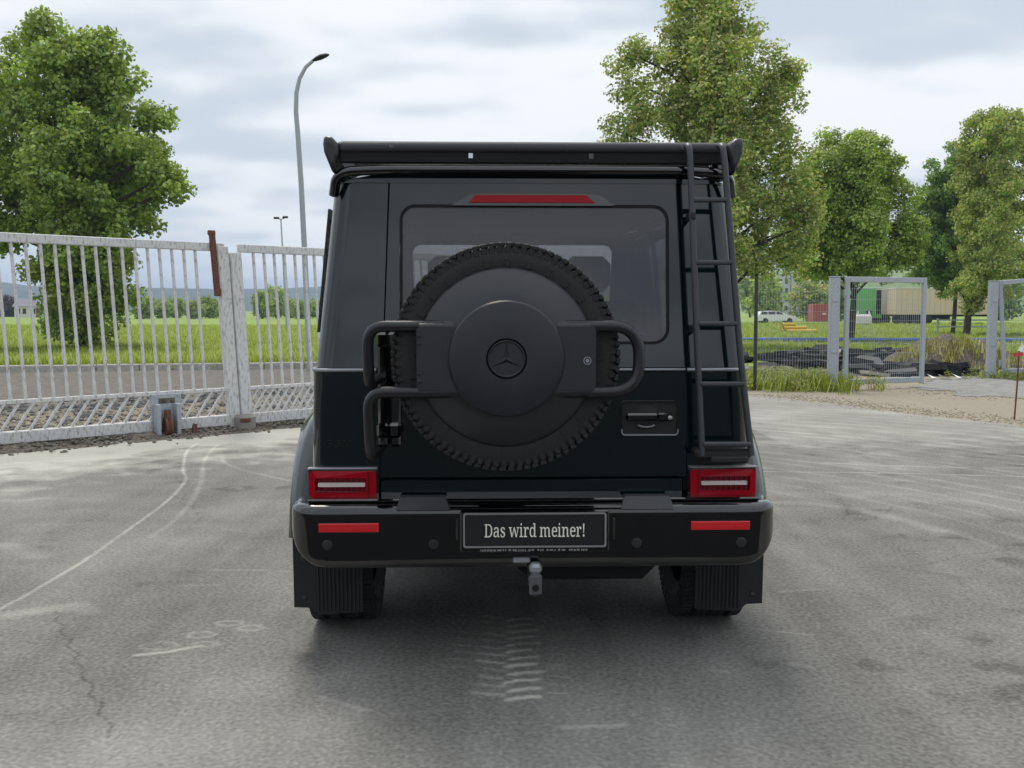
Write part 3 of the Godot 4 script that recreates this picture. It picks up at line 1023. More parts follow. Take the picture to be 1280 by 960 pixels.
	g.box(Vector3(-0.05, 0.462, 0.0), Vector3(0.07, 0.022, 0.03), 0.005)
	obj("tow_socket", g, M.silver, th)
	# --- wheels and mud flaps
	for sd in [-1.0, 1.0]:
		wheel_parts(car, Vector3(sd * 0.855, 0.418, axle_r), 0.420, 0.30, sd)
		wheel_parts(car, Vector3(sd * 0.855, 0.418, axle_f), 0.420, 0.30, sd)
		g = Geo.new()
		var fz := func(o: float): return func(x, y): return Vector3(x, y, -0.325 + 0.05 * (y - 0.1) + o)
		g.ext(PackedVector2Array([Vector2(sd * 0.735, 0.155), Vector2(sd * 0.925, 0.145), Vector2(sd * 0.965, 0.175), Vector2(sd * 1.035, 0.178), Vector2(sd * 1.035, 0.60), Vector2(sd * 0.70, 0.60), Vector2(sd * 0.70, 0.40), Vector2(sd * 0.735, 0.36)]), fz.call(0.005), fz.call(-0.005))
		var flap := obj("mud_flap", g, M.flap, car)
		g = Geo.new()
		for k in 11:
			var fx: float = sd * (0.752 + k * 0.0175)
			g.bar(fz.call(0.007).call(fx, 0.158), fz.call(0.007).call(fx, 0.44), 0.009, 0.010, 0.003)
		obj("flap_ribs", g, M.flap, flap).set_meta("kind", "stuff")
		for q in [[0.99, 0.22], [0.99, 0.40]]:
			g = Geo.new()
			g.lathe([Vector2(0, 0.006), Vector2(0.012, 0.004), Vector2(0.014, 0.0), Vector2(0, 0.0)], fz.call(0.006).call(sd * q[0], q[1]), Vector3(0, 0, 1), 10, false)
			obj("bolt", g, M.powder, flap)
	# --- spare wheel on the door
	var sp := Node3D.new()
	sp.name = "spare_wheel"
	car.add_child(sp)
	sp.position = Vector3(-0.118, 1.300, 0.115)
	tyre(sp, Vector3.ZERO, Vector3(0, 0, 1), 0.436, 0.25)
	g = Geo.new()
	g.tube([Vector3(0, 0, -0.1), Vector3(0, 0, -0.24)], 0.11, 20)
	obj("mount", g, M.dark, sp)
	g = Geo.new()
	g.lathe([Vector2(0.344, 0.085), Vector2(0.344, 0.110), Vector2(0.342, 0.120), Vector2(0.336, 0.128), Vector2(0.325, 0.138), Vector2(0.290, 0.164), Vector2(0.250, 0.188), Vector2(0.21, 0.206), Vector2(0.0, 0.206), Vector2(0.0, 0.085)], Vector3.ZERO, Vector3(0, 0, 1), 96)
	obj("wheel_cover", g, M.cover, sp)
	g = Geo.new()    # raised centre disc with its cross band
	g.lathe([Vector2(0.216, 0.17), Vector2(0.216, 0.214), Vector2(0.210, 0.222), Vector2(0.200, 0.225), Vector2(0.076, 0.225), Vector2(0.070, 0.214), Vector2(0.0, 0.214), Vector2(0.0, 0.17)], Vector3.ZERO, Vector3(0, 0, 1), 96)
	obj("cover_disc", g, M.cover, sp)
	for sd in [-1.0, 1.0]:
		g = Geo.new()
		g.ext(PackedVector2Array([Vector2(sd * 0.185, -0.118), Vector2(sd * 0.322, -0.118), Vector2(sd * 0.332, -0.108), Vector2(sd * 0.332, 0.108), Vector2(sd * 0.322, 0.118), Vector2(sd * 0.185, 0.118)]), func(x, y): return Vector3(x, y, 0.206), func(x, y): return Vector3(x, y, 0.12))
		obj("cover_band", g, M.cover, sp)
	g = Geo.new()
	g.lathe([Vector2(0, 0.004), Vector2(0.007, 0.004), Vector2(0.007, -0.004), Vector2(0, -0.004)], Vector3(0.300, -0.008, 0.208), Vector3(0, 0, 1), 12)
	g.lathe([Vector2(0.012, 0.003), Vector2(0.015, 0.003), Vector2(0.015, -0.004), Vector2(0.012, -0.004)], Vector3(0.300, -0.008, 0.208), Vector3(0, 0, 1), 16)
	obj("cover_lock", g, M.silver, sp)
	for y in [-0.10, -0.065, 0.065, 0.10]:
		g = Geo.new()
		g.lathe([Vector2(0, 0.005), Vector2(0.008, 0.004), Vector2(0.009, -0.004), Vector2(0, -0.004)], Vector3(-0.322, y * 0.85, 0.207), Vector3(0, 0, 1), 6, false)
		obj("bolt", g, M.powder, sp)
	# emblem: three-pointed star in a ring
	var em := Node3D.new()
	em.name = "star_emblem"
	sp.add_child(em)
	em.position = Vector3(0, 0, 0.214)
	g = Geo.new()
	g.lathe([Vector2(0.062, 0.0), Vector2(0.062, 0.008), Vector2(0.066, 0.012), Vector2(0.070, 0.008), Vector2(0.070, 0.0)], Vector3.ZERO, Vector3(0, 0, 1), 64)
	obj("ring", g, M.powder, em)
	g = Geo.new()
	for k in 3:
		var a := PI * 0.5 + TAU * k / 3
		var tip := Vector3(cos(a), sin(a), 0) * 0.061
		var c := Vector3(0, 0, 0.011)
		for s in [-1.0, 1.0]:
			var e := Vector3(cos(a + s * PI / 3), sin(a + s * PI / 3), 0) * 0.0125
			g.solid(PackedVector3Array([tip, e, c, tip, Vector3(0, 0, -0.002), e, tip, c, Vector3(0, 0, -0.002), c, e, Vector3(0, 0, -0.002)]))
	obj("star", g, M.powder, em)
	# carrier tubes
	g = Geo.new()
	var zt := 0.235
	var o := sp.position
	g.tube(bend([Vector3(-0.640, 0.90, -0.11), Vector3(-0.635, 0.92, 0.20), Vector3(-0.640, 1.172, 0.235), Vector3(-0.30, 1.172, zt + 0.06)], 0.075), 0.0215, 12)
	obj("carrier_tube", g, M.powder, sp).position = -o
	g = Geo.new()
	g.tube(bend([Vector3(-0.640, 1.20, -0.11), Vector3(-0.638, 1.19, 0.20), Vector3(-0.640, 1.420, 0.235), Vector3(-0.30, 1.420, zt + 0.06)], 0.075), 0.0215, 12)
	obj("carrier_tube", g, M.powder, sp).position = -o
	g = Geo.new()
	g.tube(bend([Vector3(0.05, 1.420, zt + 0.06), Vector3(0.385, 1.420, zt + 0.02), Vector3(0.385, 1.172, zt + 0.02), Vector3(0.05, 1.172, zt + 0.06)], 0.115, 9), 0.0225, 12)
	obj("carrier_tube", g, M.powder, sp).position = -o
	for y in [1.414, 1.176]:
		g = Geo.new()
		for x in [-0.30, 0.075]:
			g.tube([Vector3(x - 0.14 if x < 0 else x - 0.03, y, zt + 0.062), Vector3(x + 0.03 if x < 0 else x + 0.12, y, zt + 0.062)], 0.0205, 12)
		obj("carrier_sleeve", g, M.powder, sp).position = -o
	for x in [-0.612, -0.565]:
		g = Geo.new()
		g.box(Vector3(x, 1.17, -0.09), Vector3(0.045, 0.50, 0.05), 0.01)
		g.box(Vector3(x, 1.36, -0.055), Vector3(0.05, 0.06, 0.05), 0.01)
		g.box(Vector3(x, 0.99, -0.055), Vector3(0.05, 0.06, 0.05), 0.01)
		obj("hinge", g, M.gloss, sp).position = -o
	# --- ladder
	var ld := Node3D.new()
	ld.name = "ladder"
	car.add_child(ld)
	var railx := [[0.690, 0.637], [0.893, 0.775]]
	var lz := func(y: float): return lerpf(-0.005, -0.075, (y - 0.9) / 1.2)
	for r in railx:
		g = Geo.new()
		g.tube(bend([Vector3(r[0], 0.885, -0.015), Vector3(lerpf(r[0], r[1], 0.42), 1.30, lz.call(1.3)), Vector3(r[1], 2.105, lz.call(2.1)), Vector3(r[1] - 0.004, 2.15, -0.085), Vector3(r[1] - 0.005, 2.155, -0.2)], 0.05), 0.0135, 10)
		obj("ladder_rail", g, M.ladder, ld)
	for y in [1.925, 1.672, 1.424, 1.179, 0.934]:
		var t: float = (y - 0.885) / 1.22
		g = Geo.new()
		var a := lerpf(railx[0][0], railx[0][1], t)
		var b := lerpf(railx[1][0], railx[1][1], t)
		g.box(Vector3((a + b) * 0.5, y, lz.call(y) + 0.002), Vector3(b - a, 0.020, 0.024), 0.006)
		obj("rung", g, M.ladder, ld)
	g = Geo.new()
	g.box(Vector3(0.775, 0.893, -0.05), Vector3(0.235, 0.04, 0.09), 0.01)
	g.box(Vector3(0.80, 0.87, -0.02), Vector3(0.16, 0.03, 0.05), 0.008)
	obj("foot_bracket", g, M.matte, ld)
	for y in [1.40, 1.86]:
		g = Geo.new()
		var t: float = (y - 0.885) / 1.22
		g.box(Vector3(lerpf(railx[0][0], railx[0][1], t), y, lz.call(y) * 0.5 - 0.07), Vector3(0.02, 0.03, 0.12), 0.004)
		obj("stand_off", g, M.matte, ld)
	# --- roof rack
	var rk := Node3D.new()
	rk.name = "roof_rack"
	car.add_child(rk)
	g = Geo.new()
	g.tube(bend([Vector3(-0.822, 1.955, -0.20), Vector3(-0.800, 2.045, -0.150), Vector3(-0.60, 2.052, -0.138), Vector3(0.62, 2.052, -0.138), Vector3(0.815, 2.045, -0.150), Vector3(0.838, 1.955, -0.20)], 0.075, 8), 0.021, 12)
	obj("lower_tube", g, M.gloss, rk)
	g = Geo.new()
	g.box(Vector3(0.01, 2.108, -0.155), Vector3(1.60, 0.058, 0.02), 0.006)
	obj("rear_plate", g, M.seam, rk)
	g = Geo.new()
	g.tube([Vector3(-0.78, 2.146, -0.148), Vector3(0.79, 2.146, -0.148)], 0.0215, 14)
	g.box(Vector3(0.01, 2.145, -0.16), Vector3(1.62, 0.040, 0.03), 0.008)
	obj("rear_roll", g, M.roll, rk)
	for sd in [-1.0, 1.0]:
		g = Geo.new()
		var prof := [Vector2(0.795, 2.15), Vector2(0.825, 2.183), Vector2(0.845, 2.188), Vector2(0.858, 2.180), Vector2(0.862, 2.155), Vector2(0.858, 2.12), Vector2(0.842, 2.08), Vector2(0.828, 2.045), Vector2(0.818, 2.035), Vector2(0.810, 2.05), Vector2(0.805, 2.09), Vector2(0.795, 2.11)]
		var rgs := []
		for q in [[-0.118, 0.55], [-0.122, 0.82], [-0.132, 0.96], [-0.15, 1.0], [-2.6, 1.0], [-2.64, 0.6]]:
			var R := PackedVector3Array()
			for p in prof: R.append(Vector3(sd * (0.828 + (p.x - 0.828) * q[1]) + 0.008, 2.125 + (p.y - 2.125) * q[1], q[0]))
			rgs.append(R)
		g.loft(rgs)
		obj("side_rail", g, M.cover, rk)
		g = Geo.new()
		g.bar(Vector3(sd * 0.745 + 0.008, 2.052, -0.16), Vector3(sd * 0.80 + 0.008, 2.13, -0.16), 0.045, 0.012, 0.002)
		obj("corner_gusset", g, M.gloss, rk)
	for k in 13:
		g = Geo.new()
		g.box(Vector3(0.008, 2.135, -0.28 - k * 0.188), Vector3(1.6, 0.022, 0.09), 0.004)
		obj("slat", g, M.powder, rk)
	for z in [-0.4, -1.45, -2.4]:
		for sd in [-1.0, 1.0]:
			g = Geo.new()
			g.bar(Vector3(sd * 0.79, 2.03, z), Vector3(sd * 0.81, 2.12, z), 0.05, 0.06, 0.005)
			obj("rack_foot", g, M.gloss, rk)
	for q in [[-0.575, 2.146], [0.62, 2.146], [-0.253, 2.110], [0.242, 2.110]]:
		g = Geo.new()
		if q[1] > 2.12: g.lathe([Vector2(0, 0.006), Vector2(0.011, 0.004), Vector2(0.012, -0.004), Vector2(0, -0.004)], Vector3(q[0], q[1], -0.127), Vector3(0, 0, 1), 12)
		else: g.box(Vector3(q[0], q[1], -0.144), Vector3(0.019, 0.022, 0.006), 0.001)
		obj("rack_bolt", g, M.chrome if q[0] == -0.253 else M.hitch, rk)
	# --- gear panel that stands off the left side window
	g = Geo.new()
	g.ext(PackedVector2Array([Vector2(-0.52, 1.38), Vector2(-0.52, 1.93), Vector2(-1.16, 1.94), Vector2(-1.16, 1.36)]), func(z, y): return Vector3(-hw(y) - 0.062, y, z), func(z, y): return Vector3(-hw(y) - 0.052, y, z))
	for y in [1.42, 1.88]:
		for z in [-0.6, -1.08]: g.bar(Vector3(-hw(y) - 0.055, y, z), Vector3(-hw(y) + 0.002, y, z), 0.02, 0.02, 0.004)
	obj("window_gear_panel", g, M.powder, car)

# ---------------------------------------------------------------- the ground and the far land
func flat(poly: PackedVector2Array, y: float) -> Geo:
	var g := Geo.new()
	var idx := Geometry2D.triangulate_polygon(poly)
	var p := PackedVector3Array()
	for i in idx: p.append(Vector3(poly[i].x, y, poly[i].y))
	g.sheet(p, Vector3.UP)
	return g

func build_ground():
	var g := Geo.new()
	var p := PackedVector3Array()
	for q in [[-3000, 400], [3000, 400], [3000, -3000], [-3000, 400], [3000, -3000], [-3000, -3000]]: p.append(Vector3(q[0], -0.02, q[1]))
	g.sheet(p, Vector3.UP)
	struct("ground", g.mesh(), M.meadow)
	# the yard, with its own computed surface
	var yard := PackedVector2Array([Vector2(-40, 60), Vector2(-40, 21.97), Vector2(-5.4, -10.5), Vector2(-2.63, -13.1), Vector2(2.9, -18.6), Vector2(3.9, -17.9), Vector2(4.27, -17.2), Vector2(5.1, -15.65), Vector2(5.75, -13.95), Vector2(6.59, -12.7), Vector2(11.0, -4.0), Vector2(40, 50), Vector2(40, 60)])
	var st := SurfaceTool.new()
	st.begin(Mesh.PRIMITIVE_TRIANGLES)
	var idx := Geometry2D.triangulate_polygon(yard)
	var tris := []
	var k := 0
	while k + 2 < idx.size():
		tris.append([yard[idx[k]], yard[idx[k + 1]], yard[idx[k + 2]]])
		k += 3
	for t in tris:
		if (t[1] - t[0]).cross(t[2] - t[0]) < 0: t.reverse()
		for v in t:
			st.set_normal(Vector3.UP)
			st.set_uv(Vector2((v.x - YX) / YS, (v.y - YZ) / YS))
			st.set_uv2(Vector2(v.x, v.y) * 2.7)
			st.add_vertex(Vector3(v.x, 0, v.y))
	var m := StandardMaterial3D.new()
	m.albedo_texture = yard_texture()
	m.roughness = 0.88
	m.metallic_specular = 0.35
	m.detail_enabled = true
	m.detail_blend_mode = BaseMaterial3D.BLEND_MODE_MUL
	m.detail_uv_layer = BaseMaterial3D.DETAIL_UV_2
	m.detail_albedo = tex_ramp(0.42, Color(0.74, 0.74, 0.74), Color(1.0, 1.0, 1.0), 61, 1024, 2)
	struct("yard_asphalt", st.commit(), m)
	# unseen near-black ground added behind and below the camera to darken the paint's reflections
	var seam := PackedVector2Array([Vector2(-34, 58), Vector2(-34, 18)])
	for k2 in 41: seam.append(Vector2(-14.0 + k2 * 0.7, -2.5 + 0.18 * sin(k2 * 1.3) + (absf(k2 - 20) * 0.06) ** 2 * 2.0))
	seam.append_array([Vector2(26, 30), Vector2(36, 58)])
	struct("added_dark_ground", flat(seam, 0.004).mesh(), M.added_dark_ground)
	# gravel strip and the road that leaves through the gates
	struct("gravel_strip", flat(PackedVector2Array([Vector2(3.2, -20.0), Vector2(4.5, -19.6), Vector2(6.1, -19.2), Vector2(6.3, -23.5), Vector2(9.5, -26.5), Vector2(14.0, -25.0), Vector2(24.0, -21), Vector2(24, 14), Vector2(11.0, -4.0), Vector2(6.59, -12.7), Vector2(5.75, -13.95), Vector2(5.1, -15.65), Vector2(4.27, -17.2), Vector2(3.9, -17.9)]), -0.004).mesh(), M.gravel)
	var rp := PackedVector2Array()
	var rn := noise(0.35, 3, 66)
	for q in [[7.6, -19.0], [8.0, -17.2], [9.6, -16.2], [13.0, -14.5], [26.0, -12.0], [26.0, -22.0], [15.0, -23.4], [10.8, -22.9], [8.9, -21.2]]:
		rp.append(Vector2(q[0], q[1]))
	var rough_edge := PackedVector2Array()
	for e4 in rp.size():
		for s14 in 14:
			var q := rp[e4].lerp(rp[(e4 + 1) % rp.size()], s14 / 14.0)
			rough_edge.append(q + Vector2(rn.get_noise_2d(q.x * 3.0, q.y * 3.0), rn.get_noise_2d(q.x * 3.0 + 50.0, q.y * 3.0)) * 0.55)
	struct("road", flat(rough_edge, 0.003).mesh(), M.road)
	scatter("gravel_stones", stone_mesh(), M.gravel, 2200, func(_i):
		var pick := rng.randi() % 90
		var q := rough_edge[pick] + Vector2(rng.randfn(0, 0.35), rng.randfn(0, 0.35)) if rng.randf() < 0.5 else Vector2(4.1, -17.5).lerp(Vector2(6.8, -12.6), rng.randf()) + Vector2(rng.randfn(0.3, 0.35), 0)
		return [Vector3(q.x, 0.0, q.y), rng.randf_range(0.005, 0.016)])
	# road beyond the left gate, up to the kerb
	struct("lane", flat(PackedVector2Array([Vector2(-40, 21.9), Vector2(-40, -17.4), Vector2(-12.3, -23.75), Vector2(-5.1, -25.45), Vector2(3.0, -27.3), Vector2(4.0, -22), Vector2(2.9, -18.7), Vector2(-2.63, -13.1), Vector2(-5.4, -10.5)]), -0.006).mesh(), M.lane)
	var kerb := Node3D.new()
	kerb.name = "kerb"
	add_child(kerb)
	kerb.set_meta("kind", "structure")
	var dir := Vector3(7.2, 0, -1.7).normalized()
	g = Geo.new()
	g.box(Vector3.ZERO, Vector3(0.985, 0.19, 0.2), 0.02)
	var km := g.mesh()
	for i in 24:
		var ks := raw("kerb_stone", km, M.concrete, kerb)
		ks.position = Vector3(-17.5, 0.06 + rng.randf_range(-0.008, 0.008), -22.67) + dir * i * 1.0
		ks.rotation.y = atan2(-dir.z, dir.x) + rng.randf_range(-0.006, 0.006)
	# rough soil and stones under the gates
	g = Geo.new()
	var nz := noise(0.8, 4, 71)
	var gd := Vector3(0.729, 0, -0.684)
	var gn := Vector3(0.684, 0, 0.729)
	var grid := []
	for i in 121:
		var row := []
		var s := -6.0 + i * 0.12
		for j in 15:
			var t := -0.62 + j * 0.08 + 0.05 * nz.get_noise_2d(s * 2.0, 4.0)
			var e := 1.0 - absf(j - 7) / 7.0
			var q := Vector3(-5.4, 0, -10.5) + gd * s + gn * t
			q.y = -0.012 + e * (0.06 + 0.09 * nz.get_noise_2d(s * 1.5, t * 5.0)) * (1.25 if s > 1.2 and s < 2.9 else 0.8)
			row.append(q)
		grid.append(row)
	var soup := PackedVector3Array()
	for i in 120:
		for j in 14:
			soup.append_array([grid[i][j], grid[i + 1][j], grid[i + 1][j + 1], grid[i][j], grid[i + 1][j + 1], grid[i][j + 1]])
	g.sheet(soup, Vector3.UP, true)
	struct("soil_ridge", g.mesh(), M.soil)
	# loose stones on it
	scatter("gravel_stones", stone_mesh(), M.soil_stone, 3800, func(_i):
		var s := rng.randf_range(-5.5, 8)
		var t := rng.randfn(-0.05, 0.26)
		var q := Vector3(-5.4, 0.03 * rng.randf(), -10.5) + gd * s + gn * t
		return [q + Vector3(0, 0.04 * clampf(1.0 - absf(t) * 3.0, 0, 1), 0), rng.randf_range(0.006, 0.028)])
	# broken stones strewn over the lane behind the gate
	scatter("lane_stones", stone_mesh(), M.gravel, 5000, func(_i):
		var s := rng.randf_range(-6.0, 7.0)
		var t := -0.5 - 3.2 * pow(rng.randf(), 1.5)
		return [Vector3(-5.4, 0.0, -10.5) + gd * s + gn * t, rng.randf_range(0.012, 0.06) * (1.0 if rng.randf() < 0.3 else 0.6)])
	scatter("lane_stones", stone_mesh(), M.slab, 2200, func(_i):
		var s := rng.randf_range(-8.0, 7.0)
		var t := -0.8 - 5.0 * rng.randf()
		return [Vector3(-5.4, 0.0, -10.5) + gd * s + gn * t, rng.randf_range(0.015, 0.075) * (1.0 if rng.randf() < 0.3 else 0.6)])
	# distant hills on both sides
	for h in [[-1150.0, -1900.0, 900.0, 48.0, 72], [250.0, -2100.0, 800.0, 66.0, 73], [900.0, -1500.0, 600.0, 80.0, 74], [-300.0, -2300.0, 800.0, 52.0, 75], [560.0, -900.0, 420.0, 62.0, 77]]:
		hill(h[0], h[1], h[2], h[3], h[4])

func hill(cx: float, cz: float, r: float, hgt: float, s: int):
	var nz := noise(0.003, 4, s)
	var grid := []
	for i in 41:
		var row := []
		for j in 21:
			var x := cx + (i - 20) / 20.0 * r * 1.3
			var z := cz + (j - 10) / 10.0 * r * 0.5
			var d := Vector2((x - cx) / (r * 1.3), (z - cz) / (r * 0.5)).length()
			var y := hgt * maxf(0.0, cos(minf(d, 1.0) * PI * 0.5)) ** 0.8 * (1.0 + 0.35 * nz.get_noise_2d(x, z)) - 0.5
			row.append(Vector3(x, y, z))
		grid.append(row)
	var soup := PackedVector3Array()
	for i in 40:
		for j in 20:
			soup.append_array([grid[i][j], grid[i + 1][j], grid[i + 1][j + 1], grid[i][j], grid[i + 1][j + 1], grid[i][j + 1]])
	var g := Geo.new()
	g.sheet(soup, Vector3.UP, true)
	struct("hill", g.mesh(), M.hill if s != 77 else M.hill_field)

func stone_mesh() -> Mesh:
	var g := Geo.new()
	var nz := noise(1.2, 2, 81)
	var rings := []
	for j in 5:
		var R := PackedVector3Array()
		var ph := PI * (j + 0.5) / 5.0
		for i in 7:
			var a := TAU * i / 7
			var d := Vector3(sin(ph) * cos(a), cos(ph) * 0.7, sin(ph) * sin(a))
			R.append(d * (1.0 + 0.5 * nz.get_noise_3dv(d * 2.0)))
		rings.append(R)
	g.loft(rings, true, false)
	return g.mesh()

func scatter(called: String, mesh: Mesh, material: Material, n: int, place: Callable, parent: Node = self, colored := false) -> MultiMeshInstance3D:
	var mm := MultiMesh.new()
	mm.transform_format = MultiMesh.TRANSFORM_3D
	mm.use_colors = colored
	mm.mesh = mesh
	mm.instance_count = n
	for i in n:
		var q: Array = place.call(i)
		var b := Basis(Vector3.UP, rng.randf() * TAU)
		if q.size() > 3 and q[3] is Basis: b = q[3] * b
		mm.set_instance_transform(i, Transform3D(b.scaled(Vector3.ONE * q[1]), q[0]))
		if colored: mm.set_instance_color(i, q[2])
	var o := MultiMeshInstance3D.new()
	o.name = numbered(called) if parent == self else called
	o.multimesh = mm
	o.material_override = material
	o.set_meta("kind", "stuff")
	parent.add_child(o, true)
	return o

func blade_tuft(n: int, spread: float, h: float, w: float, s: int, seedy := 0.0) -> ArrayMesh:
	var r := RandomNumberGenerator.new()
	r.seed = s
	var v := PackedVector3Array()
	var c := PackedColorArray()
	var nn := PackedVector3Array()
	for i in n:
		var a := r.randf() * TAU
		var o := Vector3(cos(a), 0, sin(a)) * spread * sqrt(r.randf())
		var f := r.randf() * TAU
		var sd := Vector3(cos(f), 0, sin(f)) * w * 0.5
		var tip := o + Vector3(r.randfn(0, 0.22), 1, r.randfn(0, 0.22)).normalized() * h * r.randf_range(0.55, 1.0)
		var mid := o.lerp(tip, 0.55) + Vector3(0, h * 0.06, 0)
		v.append_array([o - sd, o + sd, mid + sd * 0.8, o - sd, mid + sd * 0.8, mid - sd * 0.8, mid - sd * 0.8, mid + sd * 0.8, tip])
		var up := Vector3(r.randfn(0, 0.3), 1, r.randfn(0, 0.3)).normalized()
		var col := Color(1, 1, 1).lerp(Color(1.5, 1.3, 0.9), r.randf() * 0.6) * r.randf_range(0.75, 1.15)
		if r.randf() < seedy: col = Color(2.6, 2.0, 0.3)
		for k in 9:
			c.append(col)
			nn.append(up)
	var arr := []
	arr.resize(Mesh.ARRAY_MAX)
	arr[Mesh.ARRAY_VERTEX] = v
	arr[Mesh.ARRAY_COLOR] = c
	arr[Mesh.ARRAY_NORMAL] = nn
	var m := ArrayMesh.new()
	m.add_surface_from_arrays(Mesh.PRIMITIVE_TRIANGLES, arr)
	return m

func build_grass():
	var gm := leaf_mat(lin(0.37, 0.48, 0.10))
	scatter("meadow_grass", blade_tuft(26, 0.5, 0.34, 0.018, 91), gm, 38000, func(_i):
		var d := 25.2 + 65.0 * pow(rng.randf(), 1.7)
		var x := rng.randf_range(-0.66, 0.20) * d
		if d < 26.5 - 0.0 and rng.randf() < 0.3: d += 1.0
		var line := -23.9 - (x + 12.3) * 0.236 - 0.35
		if -d > line: d = -line + rng.randf() * 1.5
		return [Vector3(x, -0.02, -d), rng.randf_range(0.6, 1.25)])
	scatter("verge_grass", blade_tuft(16, 0.22, 0.30, 0.022, 92, 0.03), gm, 9000, func(_i):
		var d := 30.0 + 85.0 * pow(rng.randf(), 1.4)
		var x := rng.randf_range(0.18, 0.60) * d
		return [Vector3(x, -0.02, -d), rng.randf_range(0.5, 1.1)])
	var weedy := [Color(0.26, 0.31, 0.09), Color(0.20, 0.26, 0.06), Color(0.32, 0.34, 0.12), Color(0.20, 0.25, 0.06), Color(0.36, 0.34, 0.17), Color(0.24, 0.29, 0.08)]
	var wl := leaf_cluster(60, 0.20, 0.055, 93, weedy + [Color(0.65, 0.5, 0.03)])
	scatter("weeds", wl, leaf_mat(Color(1, 1, 1)), 520, func(_i):
		var p := Vector2(3.6, -19.6).lerp(Vector2(6.0, -18.35), rng.randf()) + Vector2(rng.randfn(0, 0.3), rng.randfn(0, 0.40) - 0.45)
		return [Vector3(p.x, rng.randf_range(0.02, 0.26), p.y), rng.randf_range(0.5, 1.1), Color(1, 1, 1)], self, true)
	scatter("weeds", wl, leaf_mat(Color(1, 1, 1)), 260, func(_i):
		var p := Vector2(10.4, -22.2).lerp(Vector2(13.5, -18.6), rng.randf()) + Vector2(rng.randfn(0, 0.3), rng.randfn(0, 0.4))
		return [Vector3(p.x, rng.randf_range(0.0, 0.15), p.y), rng.randf_range(0.4, 0.9), Color(0.8, 0.9, 0.8)], self, true)
	scatter("weed_stalks", blade_tuft(14, 0.16, 0.36, 0.012, 94, 0.05), gm, 700, func(_i):
		var p := Vector2(3.6, -19.6).lerp(Vector2(6.05, -18.35), rng.randf()) + Vector2(rng.randfn(0, 0.3), rng.randfn(0, 0.45) - 0.35)
		return [Vector3(p.x, -0.02, p.y), rng.randf_range(0.5, 1.3)])

# ---------------------------------------------------------------- trees
func leaf_cluster(n: int, r: float, leaf: float, s: int, tints: Array) -> ArrayMesh:
	var q := RandomNumberGenerator.new()
	q.seed = s
	var v := PackedVector3Array()
	var c := PackedColorArray()
	for i in n:
		var d := Vector3(q.randfn(), q.randfn(), q.randfn()).normalized()
		var p := d * r * pow(q.randf(), 0.45) * Vector3(1, 0.8, 1)
		var nrm := (d + Vector3(q.randfn(), q.randfn() + 0.8, q.randfn()) * 0.7).normalized()
		var t := nrm.cross(Vector3(q.randfn(), q.randfn(), q.randfn())).normalized()
		var b := nrm.cross(t)
		var l := leaf * q.randf_range(0.7, 1.25)
		var A := p - t * l * 0.5
		var B := p + t * l * 0.5 - nrm * l * 0.12
		var m := p + nrm * l * 0.06
		v.append_array([A, m + b * l * 0.42, B, A, B, m - b * l * 0.42])
		var col: Color = tints[q.randi() % tints.size()] * q.randf_range(0.8, 1.15)
		for k in 6: c.append(col)
	var st := SurfaceTool.new()
	st.begin(Mesh.PRIMITIVE_TRIANGLES)
	st.set_smooth_group(-1)
	for i in v.size():
		st.set_color(c[i])
		st.add_vertex(v[i])
	st.generate_normals()
	return st.commit()

